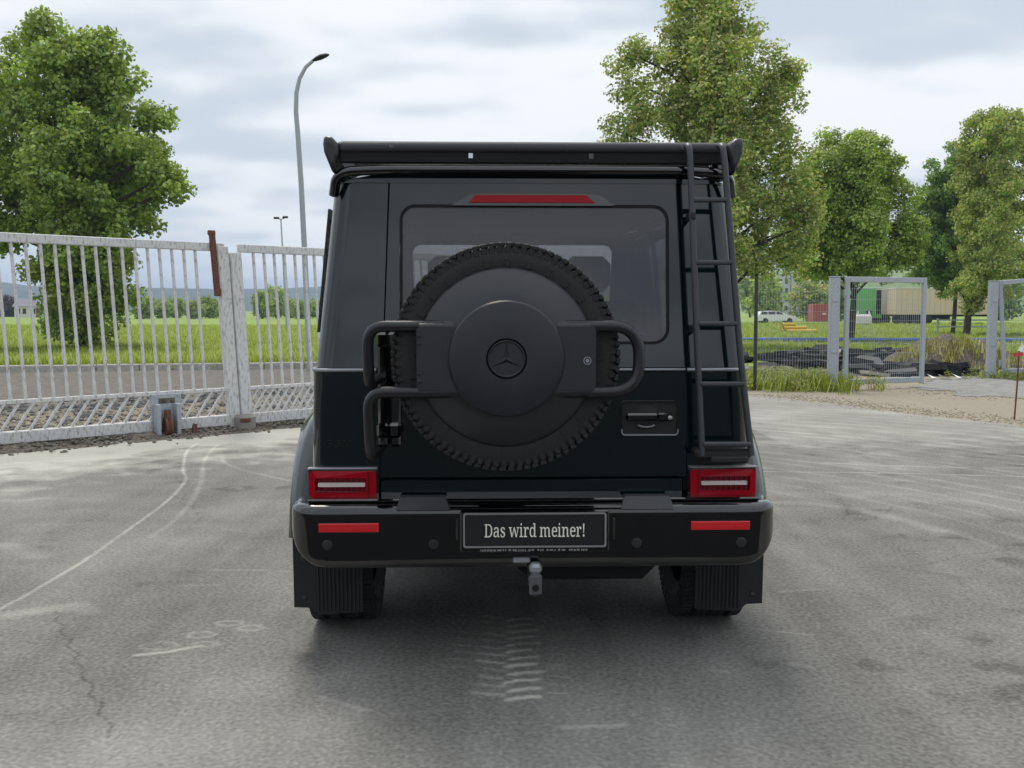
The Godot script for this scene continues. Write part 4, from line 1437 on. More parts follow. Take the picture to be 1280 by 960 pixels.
func tree(called: String, label: String, group: String, u0: float, v0: float, d: float, lumps: Array, tints: Array, leaf: float, trunk_r: float, dens := 1.0, keep_u := Vector2(-9999, 9999)):
	var base := at(u0, v0, d)
	base.y = -0.02
	var t := thing(called, label, "tree", base, 0.0, group)
	var k := d / F
	var pts := []
	var balls := []
	for q in lumps:
		var w := at(q[0], q[1], d) - base
		balls.append([w, q[2] * k])
	# the crown's depth: the same lumps turned a quarter round the trunk, and thrown forward and back
	var ball2 := []
	for b in balls:
		var w: Vector3 = b[0]
		var R: float = b[1]
		var reach := 0.0
		for c in balls:
			if absf(c[0].y - w.y) < c[1] + R: reach = maxf(reach, absf(c[0].x) * 0.8)
		w.z = rng.randf_range(-0.5, 0.5) * sqrt(maxf(0.0, reach * reach - w.x * w.x))
		ball2.append([w, R])
		if absf(w.x) > 0.6 * R: ball2.append([Vector3(w.z * 0.5 + rng.randf_range(-0.3, 0.3), w.y * rng.randf_range(0.95, 1.0), w.x * 0.85), R * 0.92])
	var top := 0.0
	for b in ball2:
		var R: float = b[1]
		top = maxf(top, b[0].y)
		var n := int(R * R * 17.0 * dens) + 4
		for i in n:
			var dv := Vector3(rng.randfn(), rng.randfn(), rng.randfn()).normalized()
			pts.append([b[0] + dv * R * lerpf(0.3, 1.12, pow(rng.randf(), 0.6)), rng.randf_range(0.7, 1.3)])
	var g := Geo.new()
	var low := 1e9
	for b in ball2: low = minf(low, b[0].y)
	var th := top * 0.92
	var path := []
	for i in 9:
		var f := i / 8.0
		path.append(Vector3(0.12 * sin(f * 5.0), th * f, 0.12 * sin(f * 4.0 + 1.0)))
	g.tube(path, trunk_r, 12, 0.12)
	var trunk := obj("trunk", g, M.bark, t)
	g = Geo.new()
	for b in ball2:
		var e: Vector3 = b[0]
		var y0 := clampf(e.y - 0.55 * Vector2(e.x, e.z).length() - 0.5, th * 0.12, th * 0.88)
		var f := y0 / th
		var s := Vector3(0.12 * sin(f * 5.0), y0, 0.12 * sin(f * 4.0 + 1.0))
		var mid := s.lerp(e, 0.5) + Vector3(0, 0.12 * s.distance_to(e), 0)
		g.tube([s, mid, e, e + (e - mid) * 0.12], trunk_r * 0.36, 6, 0.15)
	obj("limbs", g, M.bark, trunk)
	var mm := leaf_mat(Color(1, 1, 1))
	scatter("crown", leaf_cluster(120, 0.47, leaf * 0.62, 1000 + int(u0), tints), mm, pts.size(), func(i):
		var tint := rng.randf_range(0.72, 1.32)
		return [pts[i][0], pts[i][1], Color(tint, tint, tint), Basis(Vector3(rng.randf(), rng.randf(), rng.randf()).normalized(), rng.randf() * 0.9)], t, true)

func build_trees():
	var green := [Color(0.277, 0.378, 0.086), Color(0.330, 0.439, 0.098), Color(0.224, 0.329, 0.081), Color(0.449, 0.537, 0.138)]
	var olive := [Color(0.370, 0.451, 0.115), Color(0.304, 0.415, 0.103), Color(0.488, 0.525, 0.172), Color(0.528, 0.488, 0.196), Color(0.264, 0.378, 0.092)]
	var fresh := [Color(0.304, 0.403, 0.081), Color(0.251, 0.366, 0.075), Color(0.409, 0.488, 0.115)]
	var deep := [Color(0.182, 0.316, 0.094), Color(0.253, 0.383, 0.103), Color(0.325, 0.434, 0.127)]
	tree("maple_tree", "large round-headed green tree standing beyond the white barred gate", "", 105, 442, 35, [
		[62, 40, 20], [30, 60, 22], [92, 66, 30], [52, 100, 46], [120, 62, 14], [138, 92, 30], [100, 125, 45], [10, 110, 36], [-25, 120, 44], [165, 150, 30], [182, 138, 14], [150, 175, 36], [190, 205, 32], [212, 225, 22], [220, 238, 16],
		[60, 190, 50], [110, 215, 48], [10, 200, 46], [-40, 200, 50], [178, 255, 30], [130, 265, 36], [70, 268, 40], [20, 262, 36], [-30, 255, 40], [-75, 150, 40], [-80, 220, 36], [8, 290, 22],
		[110, 310, 40], [142, 320, 26], [75, 330, 28], [115, 360, 38], [90, 385, 32], [148, 368, 22], [128, 398, 26], [108, 415, 20], [62, 345, 18], [55, 312, 12]], green, 0.24, 0.26, 0.72)
	tree("maple_tree", "tall olive-green seeding tree rising behind the ladder and roof rack", "", 880, 430, 38, [
		[855, 10, 22], [905, 5, 30], [880, 40, 36], [928, 45, 22], [790, 68, 20], [785, 100, 24], [840, 60, 26], [850, 100, 40], [905, 95, 44], [960, 92, 26], [985, 90, 18], [975, 125, 30], [940, 135, 36], [800, 140, 32], [775, 165, 20], [850, 160, 44], [900, 165, 44],
		[960, 175, 32], [985, 205, 24], [940, 215, 40], [1010, 280, 22], [985, 320, 24], [950, 325, 24], [890, 220, 44], [835, 215, 44], [785, 205, 30], [955, 255, 32], [990, 260, 24], [910, 275, 36], [860, 275, 40], [965, 295, 24], [930, 310, 20], [1000, 235, 22]], olive, 0.19, 0.2, 0.95)
	tree("maple_tree", "fresh green rounded tree between the tall olive tree and the trailer", "", 1062, 424, 46, [
		[1060, 185, 24], [1035, 178, 18], [1085, 195, 24], [1105, 215, 22], [1120, 240, 20], [1065, 225, 34], [1030, 215, 30], [1100, 260, 28], [1130, 275, 18], [1060, 270, 38], [1020, 260, 32], [1000, 290, 24], [1040, 310, 28], [1085, 305, 28], [1118, 310, 22], [1140, 302, 14], [1060, 330, 24], [1025, 328, 22], [1100, 325, 22], [1005, 250, 24], [1012, 215, 20], [990, 320, 20], [1140, 285, 20], [1130, 320, 16]], fresh, 0.22, 0.16, 0.95)
	tree("maple_tree", "dark green slender tree beside the beige trailer", "", 1190, 412, 62, [
		[1200, 195, 20], [1180, 215, 18], [1212, 215, 20], [1170, 250, 20], [1195, 255, 26], [1160, 285, 18], [1185, 300, 24], [1150, 310, 16], [1210, 290, 24], [1170, 335, 20], [1145, 330, 20], [1200, 335, 26], [1160, 262, 22], [1140, 300, 18], [1178, 230, 20], [1185, 340, 24]], deep, 0.26, 0.14, 0.85)
	tree("maple_tree", "olive tree with bare lower trunk in front of the trailer's end", "", 1207, 420, 57, [
		[1262, 160, 24], [1250, 150, 14], [1245, 185, 22], [1275, 190, 26], [1290, 175, 24], [1235, 225, 24], [1265, 230, 30], [1295, 235, 30], [1225, 265, 24], [1250, 275, 30], [1285, 280, 30], [1220, 305, 24], [1250, 315, 28], [1210, 335, 20], [1235, 345, 20], [1270, 340, 26], [1225, 365, 8], [1190, 362, 7], [1217, 378, 6], [1300, 330, 24]], olive, 0.23, 0.2, 0.75)
	# bushes in a row along the far edge of the field, and behind the parked things
	var lab := ["low round bush at the field's far edge, first from the white house", "second bush from the house along the field's far edge", "third bush along the field's far edge, behind the gate bars", "fourth bush along the field's far edge, pale and low", "bush seen just left of the rusty bolt on the gate", "bush seen between rusty bolt and gate post", "dark tall bush just right of the gate post, far off", "wide dark bush far behind the right gate leaf", "pale yellowish bush far behind the right gate leaf", "far bush seen beside the street lamp's pole", "far bush nearest to the vehicle's left side"]
	var bu := [[178, 384, 16], [200, 386, 14], [222, 385, 16], [243, 387, 14], [262, 384, 15], [280, 386, 15], [327, 380, 14], [345, 376, 18], [362, 386, 13], [376, 385, 14], [396, 386, 14]]
	for i in bu.size():
		var b: Array = bu[i]
		bush(lab[i], "bushes at the far edge of the field", b[0], b[1], b[2], 175.0 + 12.0 * (i % 3), green if i % 2 else fresh)
	bush("purple-brown leaved bush beside the white house", "", 6, 386, 20, 230, [Color(0.07, 0.045, 0.05), Color(0.09, 0.06, 0.06)])
	bush("grey-green bush behind the white car", "", 958, 372, 26, 130, fresh)
	bush("big olive bush between the pale tower and the red kiosk", "", 1012, 374, 28, 135, olive)
	bush("bush left of the green container", "", 1045, 372, 24, 140, deep)
	bush("round tree far behind the trailer's right end", "", 1255, 372, 26, 150, deep)
	bush("far dark bush left of the pale tower", "", 938, 352, 20, 210, deep)

func bush(label: String, group: String, u: float, v: float, r: float, d: float, tints: Array):
	var base := at(u, v, d)
	var k := d / F
	var R := r * k
	var cy := base.y
	base.y = -0.02
	var t := thing("bush", label, "bush", base, 0.0, group)
	var g := Geo.new()
	for i in 5: g.tube([Vector3(0, 0, 0), Vector3(R * 0.2 * cos(i * 1.3), cy * 0.5, R * 0.2 * sin(i * 1.3)), Vector3(R * 0.5 * cos(i * 1.3), cy * 0.9, R * 0.5 * sin(i * 1.3))], R * 0.05, 6, 0.4)
	obj("stem", g, M.bark, t)
	var n := 90
	scatter("crown", leaf_cluster(40, 0.3 * R, 0.14 * R, 2000 + int(u), tints), leaf_mat(Color(1, 1, 1)), n, func(_i):
		var dv := Vector3(rng.randfn(), rng.randfn(), rng.randfn()).normalized() * pow(rng.randf(), 0.4)
		var tint := rng.randf_range(0.8, 1.2)
		return [Vector3(dv.x * R * 0.95, maxf(0.1 * R, cy + dv.y * maxf(R * 0.8, cy)), dv.z * R * 0.8), rng.randf_range(0.7, 1.2), Color(tint, tint, tint), Basis(Vector3.RIGHT, rng.randf())], t, true)

# ---------------------------------------------------------------- gates and street furniture
func build_gates():
	var turn := atan2(0.684, 0.729)
	var lean_x := -0.055     # the old gate leans a little along its own line
	var leaf := func(called: String, label: String, x0: float, x1: float, crossed: bool):
		var o := thing(called, label, "gate", Vector3(-5.4, 0, -10.5), turn, "leaves of the white barred gate")
		var g := Geo.new()
		g.box(Vector3((x0 + x1) * 0.5 - (0.115 if not crossed else 0.16), 2.245, 0), Vector3(x1 - x0 - (0.12 if crossed else 0.0), 0.10, 0.07), 0.008)
		obj("top_rail", g, M.old_paint, o)
		g = Geo.new()
		g.box(Vector3((x0 + x1) * 0.5 - 0.02, 0.505, 0), Vector3(x1 - x0, 0.045, 0.05), 0.005)
		obj("middle_rail", g, M.old_paint, o)
		g = Geo.new()
		g.box(Vector3((x0 + x1) * 0.5, 0.125, 0), Vector3(x1 - x0, 0.135, 0.08), 0.01)
		obj("bottom_rail", g, M.old_paint, o)
		var x := x0 + 0.08
		g = Geo.new()
		g.box(Vector3.ZERO, Vector3(0.030, 1.685, 0.03), 0.003)
		var bm := g.mesh()
		while x < x1 - 0.1:
			if not (crossed and x < x0 + 0.2) and not (not crossed and x > x1 - 0.22):
				var b := raw("bar", bm, M.old_paint, o)
				b.position = Vector3(x - 0.055 * 1.36, 1.36, rng.randf_range(-0.004, 0.004))
				b.rotation.z = -lean_x + rng.randf_range(-0.004, 0.004)
			x += 0.147
		x = x0 + 0.03
		g = Geo.new()
		g.bar(Vector3(-0.10, -0.150, 0), Vector3(0.10, 0.150, 0), 0.028, 0.02, 0.003)
		var dm := g.mesh()
		while x < x1 - 0.12:
			var b := raw("lattice_bar", dm, M.old_paint, o)
			b.position = Vector3(x, 0.338, 0.012)
			if crossed:
				var c := raw("lattice_bar", dm, M.old_paint, o)
				c.position = Vector3(x, 0.338, -0.014)
				c.rotation.y = PI
			x += 0.147 if not crossed else 0.11
		return o
	var a: Node3D = leaf.call("barred_gate", "long weathered white barred gate leaf with rusty bolt, left of the meeting posts", -3.2, 2.68, false)
	var b: Node3D = leaf.call("barred_gate", "shorter weathered white barred gate leaf running behind the vehicle, crossed lattice below", 2.86, 7.6, true)
	for q in [[a, 2.66, 2.26], [b, 2.83, 2.19]]:
		var g := Geo.new()
		g.bar(Vector3(q[1], 0.03, 0), Vector3(q[1] - 0.055 * q[2], q[2], 0), 0.15, 0.09, 0.01, Vector3.BACK)
		obj("meeting_post", g, M.old_paint, q[0])
		g = Geo.new()
		g.bar(Vector3(q[1] - 0.085, 1.62, 0.0), Vector3(q[1] + 0.07 - 0.085, 1.62, 0.0), 0.012, 0.10, 0.002)
		obj("post_seam", g, M.galv, q[0])
	var g := Geo.new()
	g.bar(Vector3(2.44, 1.72, 0.06), Vector3(2.39, 2.40, 0.06), 0.075, 0.035, 0.006)
	g.box(Vector3(2.385, 2.41, 0.06), Vector3(0.09, 0.06, 0.05), 0.01)
	g.box(Vector3(2.45, 1.70, 0.06), Vector3(0.085, 0.10, 0.05), 0.01)
	obj("rusty_bolt", g, M.rust, a)
	# roller carrier at the foot of the long leaf
	g = Geo.new()
	g.box(Vector3(1.77, 0.335, 0.055), Vector3(0.36, 0.33, 0.025), 0.004)
	for x in [1.63, 1.87]: g.box(Vector3(x, 0.17, 0.12), Vector3(0.05, 0.44, 0.12), 0.008)
	obj("roller_carrier", g, M.galv, a)
	g = Geo.new()
	g.box(Vector3(1.77, 0.42, 0.071), Vector3(0.2, 0.06, 0.004), 0.001)
	obj("carrier_slot", g, M.soil, a)
	g = Geo.new()
	g.lathe([Vector2(0.0, 0.04), Vector2(0.11, 0.04), Vector2(0.11, 0.02), Vector2(0.09, 0.0), Vector2(0.11, -0.02), Vector2(0.11, -0.04), Vector2(0, -0.04)], Vector3(1.75, 0.115, 0.13), Vector3(1, 0, 0.15).normalized(), 24)
	g.box(Vector3(1.75, 0.24, 0.13), Vector3(0.07, 0.16, 0.05), 0.01)
	obj("rusty_roller", g, M.rust, a)
	for y in [0.28, 0.47]:
		for x in [1.63, 1.91]:
			g = Geo.new()
			g.lathe([Vector2(0, 0.012), Vector2(0.012, 0.01), Vector2(0.014, 0.0), Vector2(0, 0.0)], Vector3(x, y, 0.068), Vector3(0, 0, 1), 6, false)
			obj("bolt", g, M.galv, a)
	# the gate stop set in a stone block at the joint
	var stp := thing("gate_stop", "rust-stained concrete stop block where the white gate leaves meet", "gate stop", Vector3(-5.4, 0, -10.5) + Vector3(0.729, 0, -0.684) * 2.74 + Vector3(0.05, 0, 0.05), turn)
	g = Geo.new()
	g.box(Vector3(0, 0.09, 0.06), Vector3(0.22, 0.2, 0.2), 0.03)
	obj("block", g, M.stone, stp)
	g = Geo.new()
	g.box(Vector3(-0.05, 0.13, 0.165), Vector3(0.14, 0.05, 0.02), 0.006)
	obj("stop_plate", g, M.rust, stp)
	var sp := thing("ground_stop", "small rusty ground pin standing in front of the gate roller", "ground pin", Vector3(-5.4, 0, -10.5) + Vector3(0.729, 0, -0.684) * 2.06 + Vector3(0.12, 0, 0.13), turn)
	g = Geo.new()
	g.tube([Vector3(0, -0.02, 0), Vector3(0, 0.10, 0), Vector3(0.01, 0.13, 0)], 0.03, 10)
	g.box(Vector3(0, 0.01, 0), Vector3(0.14, 0.02, 0.1), 0.004)
	obj("pin", g, M.rust, sp)

	# --- galvanised mesh gates on the right
	var mesh_gate := func(label: String, where: Vector3, turn2: float, w: float, h: float, tilt: float):
		var o := thing("mesh_gate", label, "gate", where, turn2, "galvanised mesh gate leaves")
		o.rotation.z = tilt
		var q := Geo.new()
		for x in [0.06, w - 0.06]:
			q = Geo.new()
			q.box(Vector3(x, h * 0.5 + 0.1, 0), Vector3(0.09, h, 0.06), 0.008)
			obj("gate_stile", q, M.galv, o)
		for y in [0.17, h + 0.05]:
			q = Geo.new()
			q.box(Vector3(w * 0.5, y, 0), Vector3(w - 0.21, 0.10, 0.06), 0.008)
			obj("gate_rail", q, M.galv, o)
		q = Geo.new()
		var x := 0.13
		while x < w - 0.1:
			q.box(Vector3(x, h * 0.5 + 0.11, 0), Vector3(0.0035, h - 0.2, 0.0035))
			x += 0.05
		var y := 0.3
		while y < h:
			q.box(Vector3(w * 0.5, y, 0.005), Vector3(w - 0.2, 0.005, 0.005))
			y += 0.2
		obj("wire_mesh", q, M.galv, o).set_meta("kind", "stuff")
		for yy in [0.35, h - 0.2]:
			q = Geo.new()
			q.tube([Vector3(-0.02, yy - 0.06, 0.03), Vector3(-0.02, yy + 0.06, 0.03)], 0.028, 10)
			obj("hinge", q, M.galv, o)
		return o
	var gate_post := func(label: String, where: Vector3, h: float):
		var o := thing("gate_post", label, "post", where, 0.0, "galvanised gate posts")
		var q := Geo.new()
		q.box(Vector3(0, h * 0.5, 0), Vector3(0.17, h, 0.17), 0.012)
		obj("post", q, M.galv, o)
		q = Geo.new()
		q.box(Vector3(0, h + 0.012, 0), Vector3(0.18, 0.02, 0.18), 0.006)
		obj("cap", q, M.galv, o)
		for y in [h * 0.35, h * 0.8]:
			q = Geo.new()
			q.box(Vector3(0.0, y, 0.092), Vector3(0.12, 0.05, 0.015), 0.004)
			obj("hinge_strap", q, M.galv, o)
	gate_post.call("galvanised square gate post at the weedy kerb, left mesh gate hung on it", Vector3(5.92, -0.02, -18.35), 2.10)
	gate_post.call("galvanised square gate post on the far side of the entrance road", Vector3(10.50, -0.02, -21.8), 2.12)
	mesh_gate.call("open galvanised mesh gate leaf in front of the dark rubble", Vector3(6.13, -0.02, -18.42), deg_to_rad(22), 1.96, 2.02, 0.0)
	mesh_gate.call("galvanised mesh gate leaf at the photo's right edge, rising uphill", Vector3(10.72, -0.02, -21.75), deg_to_rad(-28), 2.6, 2.05, deg_to_rad(4.0))
	# thin dark post in the weeds and its wire fence
	var dp := thing("fence_post", "thin dark steel post in the weeds close to the vehicle's ladder", "post", Vector3(4.50, -0.02, -18.4))
	g = Geo.new()
	g.tube([Vector3(0, 0, 0), Vector3(0.0, 2.14, 0)], 0.034, 10)
	obj("post", g, mat(lin(0.03, 0.03, 0.025), 0.6), dp)
	g = Geo.new()
	g.tube([Vector3(0, 2.14, 0), Vector3(0.0, 2.165, 0)], 0.038, 10)
	obj("cap", g, M.dark, dp)
	var fw := thing("wire_fence", "thin wire mesh fence panel between dark post and gate post", "fence", Vector3(4.52, 0, -18.4))
	g = Geo.new()
	for i in 11: g.box(Vector3(0.68, 0.2 + i * 0.18, 0), Vector3(1.34, 0.004, 0.004))
	for i in 27: g.box(Vector3(0.02 + i * 0.05, 1.05, 0.004), Vector3(0.0035, 1.9, 0.0035))
	obj("wire_mesh", g, M.galv, fw).set_meta("kind", "stuff")

	# --- marker rod with red and white tape
	var mk := thing("marker_rod", "thin steel marker rod with red and white tape on top", "marker", Vector3(6.80, 0, -13.4))
	g = Geo.new()
	g.tube([Vector3(0, 0, 0), Vector3(0.02, 0.45, 0), Vector3(0.03, 0.93, 0)], 0.011, 8)
	obj("rod", g, M.rust, mk)
	var tape := func(a0: Vector2, len: float, ang: float, mt: Material):
		var q := Geo.new()
		var dirv := Vector2(cos(ang), sin(ang))
		var nv := Vector2(-dirv.y, dirv.x) * 0.03
		var p0 := a0
		var poly := PackedVector2Array([p0 - nv, p0 + dirv * len - nv * 0.7, p0 + dirv * len + nv * 0.9, p0 + nv])
		q.ext(poly, func(x, y): return Vector3(x, y, 0.015 * sin(x * 30.0) + 0.012), func(x, y): return Vector3(x, y, 0.015 * sin(x * 30.0) + 0.009))
		obj("tape", q, mt, mk)
	var redm := mat(lin(0.5, 0.05, 0.04), 0.5)
	var whm := mat(lin(0.8, 0.8, 0.8), 0.5)
	tape.call(Vector2(-0.04, 0.88), 0.12, 0.1, redm)
	tape.call(Vector2(0.03, 0.93), 0.10, 1.1, whm)
	tape.call(Vector2(0.09, 0.95), 0.10, -1.0, whm)
	tape.call(Vector2(0.12, 0.88), 0.10, -0.6, redm)

	# --- street lamp behind the gate, and the twin lamp far off
	var lamp := thing("street_lamp", "tall curved grey street lamp rising behind the barred gate", "street lamp", Vector3(-5.05, 0, -24.9))
	g = Geo.new()
	var d := 24.9
	var pth := []
	for q in [[388, 466], [384.5, 400], [380.5, 310], [376.5, 230], [372.5, 170], [370, 140], [370.5, 116], [374.5, 98], [382, 84], [391, 76]]:
		var w := at(q[0], q[1], d) - lamp.position
		w.z = 0
		pth.append(w)
	pth[0].y = 0.0
	g.tube(pth, 0.075, 14, 0.55)
	obj("pole", g, M.galv, lamp)
	g = Geo.new()
	var e: Vector3 = pth[pth.size() - 1]
	var rgs := []
	for q in [[-0.02, 0.03, 0.035], [0.08, 0.10, 0.07], [0.2, 0.13, 0.09], [0.33, 0.10, 0.065], [0.40, 0.04, 0.02]]:
		var R := PackedVector3Array()
		for k in 12:
			var an := TAU * k / 12
			R.append(e + Vector3(q[0], 0.36 * q[0] + q[2] * sin(an) * (1.0 if sin(an) > 0 else 0.45), q[1] * cos(an)))
		rgs.append(R)
	g.loft(rgs)
	obj("lamp_head", g, M.matte, lamp)
	var tw := thing("street_lamp", "small far twin-headed lamp left of the curved street lamp", "street lamp", at(355, 388, 75) * Vector3(1, 0, 1))
	g = Geo.new()
	g.tube([Vector3(0.2, 0, 0), Vector3(-0.12, 8.3, 0)], 0.09, 8, 0.5)
	obj("pole", g, M.galv, tw)
	for s in [-1.0, 1.0]:
		g = Geo.new()
		g.tube([Vector3(-0.12, 8.25, 0), Vector3(-0.12 + s * 0.3, 8.35, 0)], 0.03, 6)
		g.box(Vector3(-0.12 + s * 0.33, 8.36 + (0.06 if s > 0 else 0.0), 0), Vector3(0.42, 0.16, 0.25), 0.05)
		obj("lamp_head", g, M.matte, tw)

# ---------------------------------------------------------------- things beyond the gates
func mound(called: String, label: String, category: String, c: Vector3, rx: float, rz: float, h: float, m: Material, s: int, rough := 0.5):
	var nz := noise(0.9, 4, s)
	var g := Geo.new()
	var soup := PackedVector3Array()
	var grid := []
	for j in 13:
		var row := []
		for i in 33:
			var a := TAU * i / 32
			var q := j / 12.0
			var x := cos(a) * rx * q * (1.0 + 0.2 * nz.get_noise_2d(cos(a) * 2.0, sin(a) * 2.0))
			var z := sin(a) * rz * q
			var y := h * pow(maxf(0.0, 1.0 - q * q), 0.9) * (1.0 + rough * nz.get_noise_2d(x * 1.6 + s, z * 1.6)) - 0.03
			row.append(Vector3(x, y, z))
		grid.append(row)
	for j in 12:
		for i in 32:
			soup.append_array([grid[j][i], grid[j][i + 1], grid[j + 1][i + 1], grid[j][i], grid[j + 1][i + 1], grid[j + 1][i]])
	g.sheet(soup, Vector3.UP, rough < 0.6)
	var o := raw(called, g.mesh(), m)
	o.position = c
	tag(o, label, category)

func build_beyond():
	var g: Geo
	var slabs := []
	for k in 6:
		g = Geo.new()
		var poly := PackedVector2Array()
		var cnt := 5 + k % 3
		for e in cnt:
			var an := TAU * (e + rng.randf_range(-0.3, 0.3)) / cnt
			poly.append(Vector2(cos(an) * rng.randf_range(0.7, 1.0), sin(an) * rng.randf_range(0.6, 1.0)))
		g.ext(poly, func(x, z): return Vector3(x, 0.0, z), func(x, z): return Vector3(x * 0.94, 0.14, z * 0.94))
		slabs.append(g.mesh())
	var slab_mats := [M.rubble, M.rubble, M.rubble, M.slab, M.stone]
	for h in [["flat dark heap of broken asphalt slabs behind the open mesh gate", 8.1, -23.6, 2.2, 1.1, 0.34, 70], ["further long dark heap of asphalt slabs below the blue pipe", 9.6, -28.6, 3.8, 1.5, 0.40, 80], ["small black heap of asphalt slabs right of the open gate leaf", 9.8, -23.0, 1.1, 0.5, 0.26, 26]]:
		var hp := thing("rubble_heap", h[0], "rubble heap", Vector3(h[1], 0, h[2]))
		var nn: int = h[6]
		for k in nn:
			var an := rng.randf() * TAU
			var q := sqrt(rng.randf())
			var sl := raw("asphalt_slab", slabs[rng.randi() % 6], slab_mats[rng.randi() % (5 if k > nn / 2 and nn > 30 else 3)], hp)
			var sc := rng.randf_range(0.22, 0.60)
			sl.position = Vector3(cos(an) * h[3] * q, -0.04 + h[5] * (1.0 - q * q) * rng.randf_range(0.35, 1.0), sin(an) * h[4] * q)
			sl.rotation = Vector3(rng.randfn(0, 0.13), rng.randf() * TAU, rng.randfn(0, 0.13))
			sl.scale = Vector3(sc, rng.randf_range(0.5, 1.0), sc)
	mound("earth_mound", "small brown earth mound with grass beside the far gate post", "earth mound", Vector3(11.5, 0, -26.0), 1.9, 1.2, 0.75, M.soil, 104, 0.5)
	mound("earth_mound", "low brown strip of earth behind the weeds at the kerb", "earth mound", Vector3(6.3, 0, -23.5), 2.4, 1.5, 0.18, M.soil, 105, 0.6)
	scatter("weeds", blade_tuft(18, 0.2, 0.32, 0.024, 95, 0.02), leaf_mat(lin(0.36, 0.36, 0.14)), 200, func(_i):
		var a := rng.randf() * TAU
		var q := sqrt(rng.randf())
		return [Vector3(11.5 + cos(a) * 1.8 * q, 0.7 * (1.0 - q * q) - 0.05, -25.8 + sin(a) * 1.1 * q), rng.randf_range(0.5, 1.0)])
	# white litter on the road edge
	var lt := thing("litter", "small white scraps of litter lying on the road at the black heap's end", "litter", Vector3(9.35, 0.02, -21.4))
	for q in [[0.0, 0.02, 0.0, 0.2], [0.22, 0.03, 0.1, 0.12], [-0.3, 0.02, 0.05, 0.12]]:
		g = Geo.new()
		g.xf = Transform3D(Basis(Vector3.UP, q[3] * 9.0), Vector3(q[0], q[1], q[2]))
		g.solid(PackedVector3Array([Vector3(-q[3], 0, 0), Vector3(0, 0.07, -q[3]), Vector3(q[3], 0.01, 0), Vector3(-q[3], 0, 0), Vector3(q[3], 0.01, 0), Vector3(0, -0.01, q[3] * 0.6), Vector3(-q[3], 0, 0), Vector3(0, -0.01, q[3] * 0.6), Vector3(0, 0.07, -q[3]), Vector3(q[3], 0.01, 0), Vector3(0, 0.07, -q[3]), Vector3(0, -0.01, q[3] * 0.6)]))
		obj("scrap", g, mat(lin(0.8, 0.8, 0.8), 0.6), lt)
	# the long blue pipe on supports with a white rail under it
	var bp := thing("blue_pipe", "long blue pipe lying on low supports beyond the gates", "pipe", Vector3(13, 0, -44.5), deg_to_rad(-4))
	g = Geo.new()
	g.tube([Vector3(-14, 0.16, 0), Vector3(0, 0.16, 0), Vector3(20, 0.16, 0)], 0.105, 12)
	obj("pipe", g, mat(lin(0.08, 0.14, 0.38), 0.45), bp)
	for i in 12:
		g = Geo.new()
		g.box(Vector3(-13 + i * 2.8, 0.02, 0), Vector3(0.25, 0.1, 0.3), 0.01)
		obj("support", g, M.concrete, bp)
	var wr := thing("white_edging", "long pale concrete edging lying in front of the blue pipe", "edging", Vector3(13, 0, -42.0), deg_to_rad(-3))
	for i in 16:
		g = Geo.new()
		g.box(Vector3(-13 + i * 2.0, 0.05, 0), Vector3(1.97, 0.12, 0.3), 0.02)
		obj("edging_stone", g, M.concrete, wr)
	# yellow pipes in a pile
	var ym := mat(lin(0.62, 0.42, 0.04), 0.45)
	var heap := [["yellow plastic pipe on the ground, front of its pile", 0.0, 0.12, 0.35, 0.05], ["yellow plastic pipe, middle of its pile", 0.1, 0.12, 0.05, -0.04], ["yellow plastic pipe, back of its pile", -0.15, 0.12, -0.25, 0.08], ["yellow plastic pipe lying on top of its pile", -0.35, 0.34, 0.1, 0.12], ["shortest yellow pipe stacked highest on the pile's left end", -0.75, 0.55, 0.0, 0.16]]
	for i in heap.size():
		var h: Array = heap[i]
		var yp := thing("yellow_pipe", h[0], "pipe", Vector3(19.2 + h[1], h[2] - 0.02, -66.5 + h[3]), h[4], "yellow pipes in a pile")
		var L := 2.0 if i < 3 else (1.6 if i == 3 else 0.9)
		g = Geo.new()
		g.lathe([Vector2(0.11, -L * 0.5), Vector2(0.125, -L * 0.5), Vector2(0.125, L * 0.5), Vector2(0.11, L * 0.5)], Vector3.ZERO, Vector3(1, 0.0, 0), 16)
		obj("pipe", g, ym, yp)
	# white estate car far off
	var car := thing("parked_car", "white estate car parked far behind the weeds and dark post", "car", at(969, 396, 112) * Vector3(1, 0, 1), deg_to_rad(2))
	var wp := mat(lin(0.78, 0.78, 0.80), 0.3)
	g = Geo.new()
	var prof := PackedVector2Array([Vector2(-2.15, 0.32), Vector2(-2.2, 0.75), Vector2(-2.1, 0.98), Vector2(0.95, 1.0), Vector2(1.95, 0.86), Vector2(2.2, 0.66), Vector2(2.2, 0.32)])
	g.ext(prof, func(x, y): return Vector3(x, y, 0.86), func(x, y): return Vector3(x, y, -0.86))
	obj("body", g, wp, car)
	g = Geo.new()
	g.ext(PackedVector2Array([Vector2(-2.1, 0.99), Vector2(-1.75, 1.36), Vector2(-0.6, 1.44), Vector2(0.2, 1.38), Vector2(1.15, 0.99)]), func(x, y): return Vector3(x, y, 0.82 - (y - 1.0) * 0.25), func(x, y): return Vector3(x, y, -0.82 + (y - 1.0) * 0.25))
	obj("cabin", g, wp, car)
	for q in [[-1.85, -1.1], [-1.02, -0.2], [-0.12, 0.75]]:
		g = Geo.new()
		var x1: float = q[1]
		g.ext(PackedVector2Array([Vector2(q[0], 1.03), Vector2(q[0] + (0.12 if q[0] < -1.5 else 0.0), 1.33), Vector2(x1 - (0.5 if x1 > 0 else 0.0), 1.33), Vector2(x1, 1.03)]), func(x, y): return Vector3(x, y, 0.835 - (y - 1.0) * 0.25), func(x, y): return Vector3(x, y, 0.80 - (y - 1.0) * 0.25))
		obj("window", g, M.gloss, car)
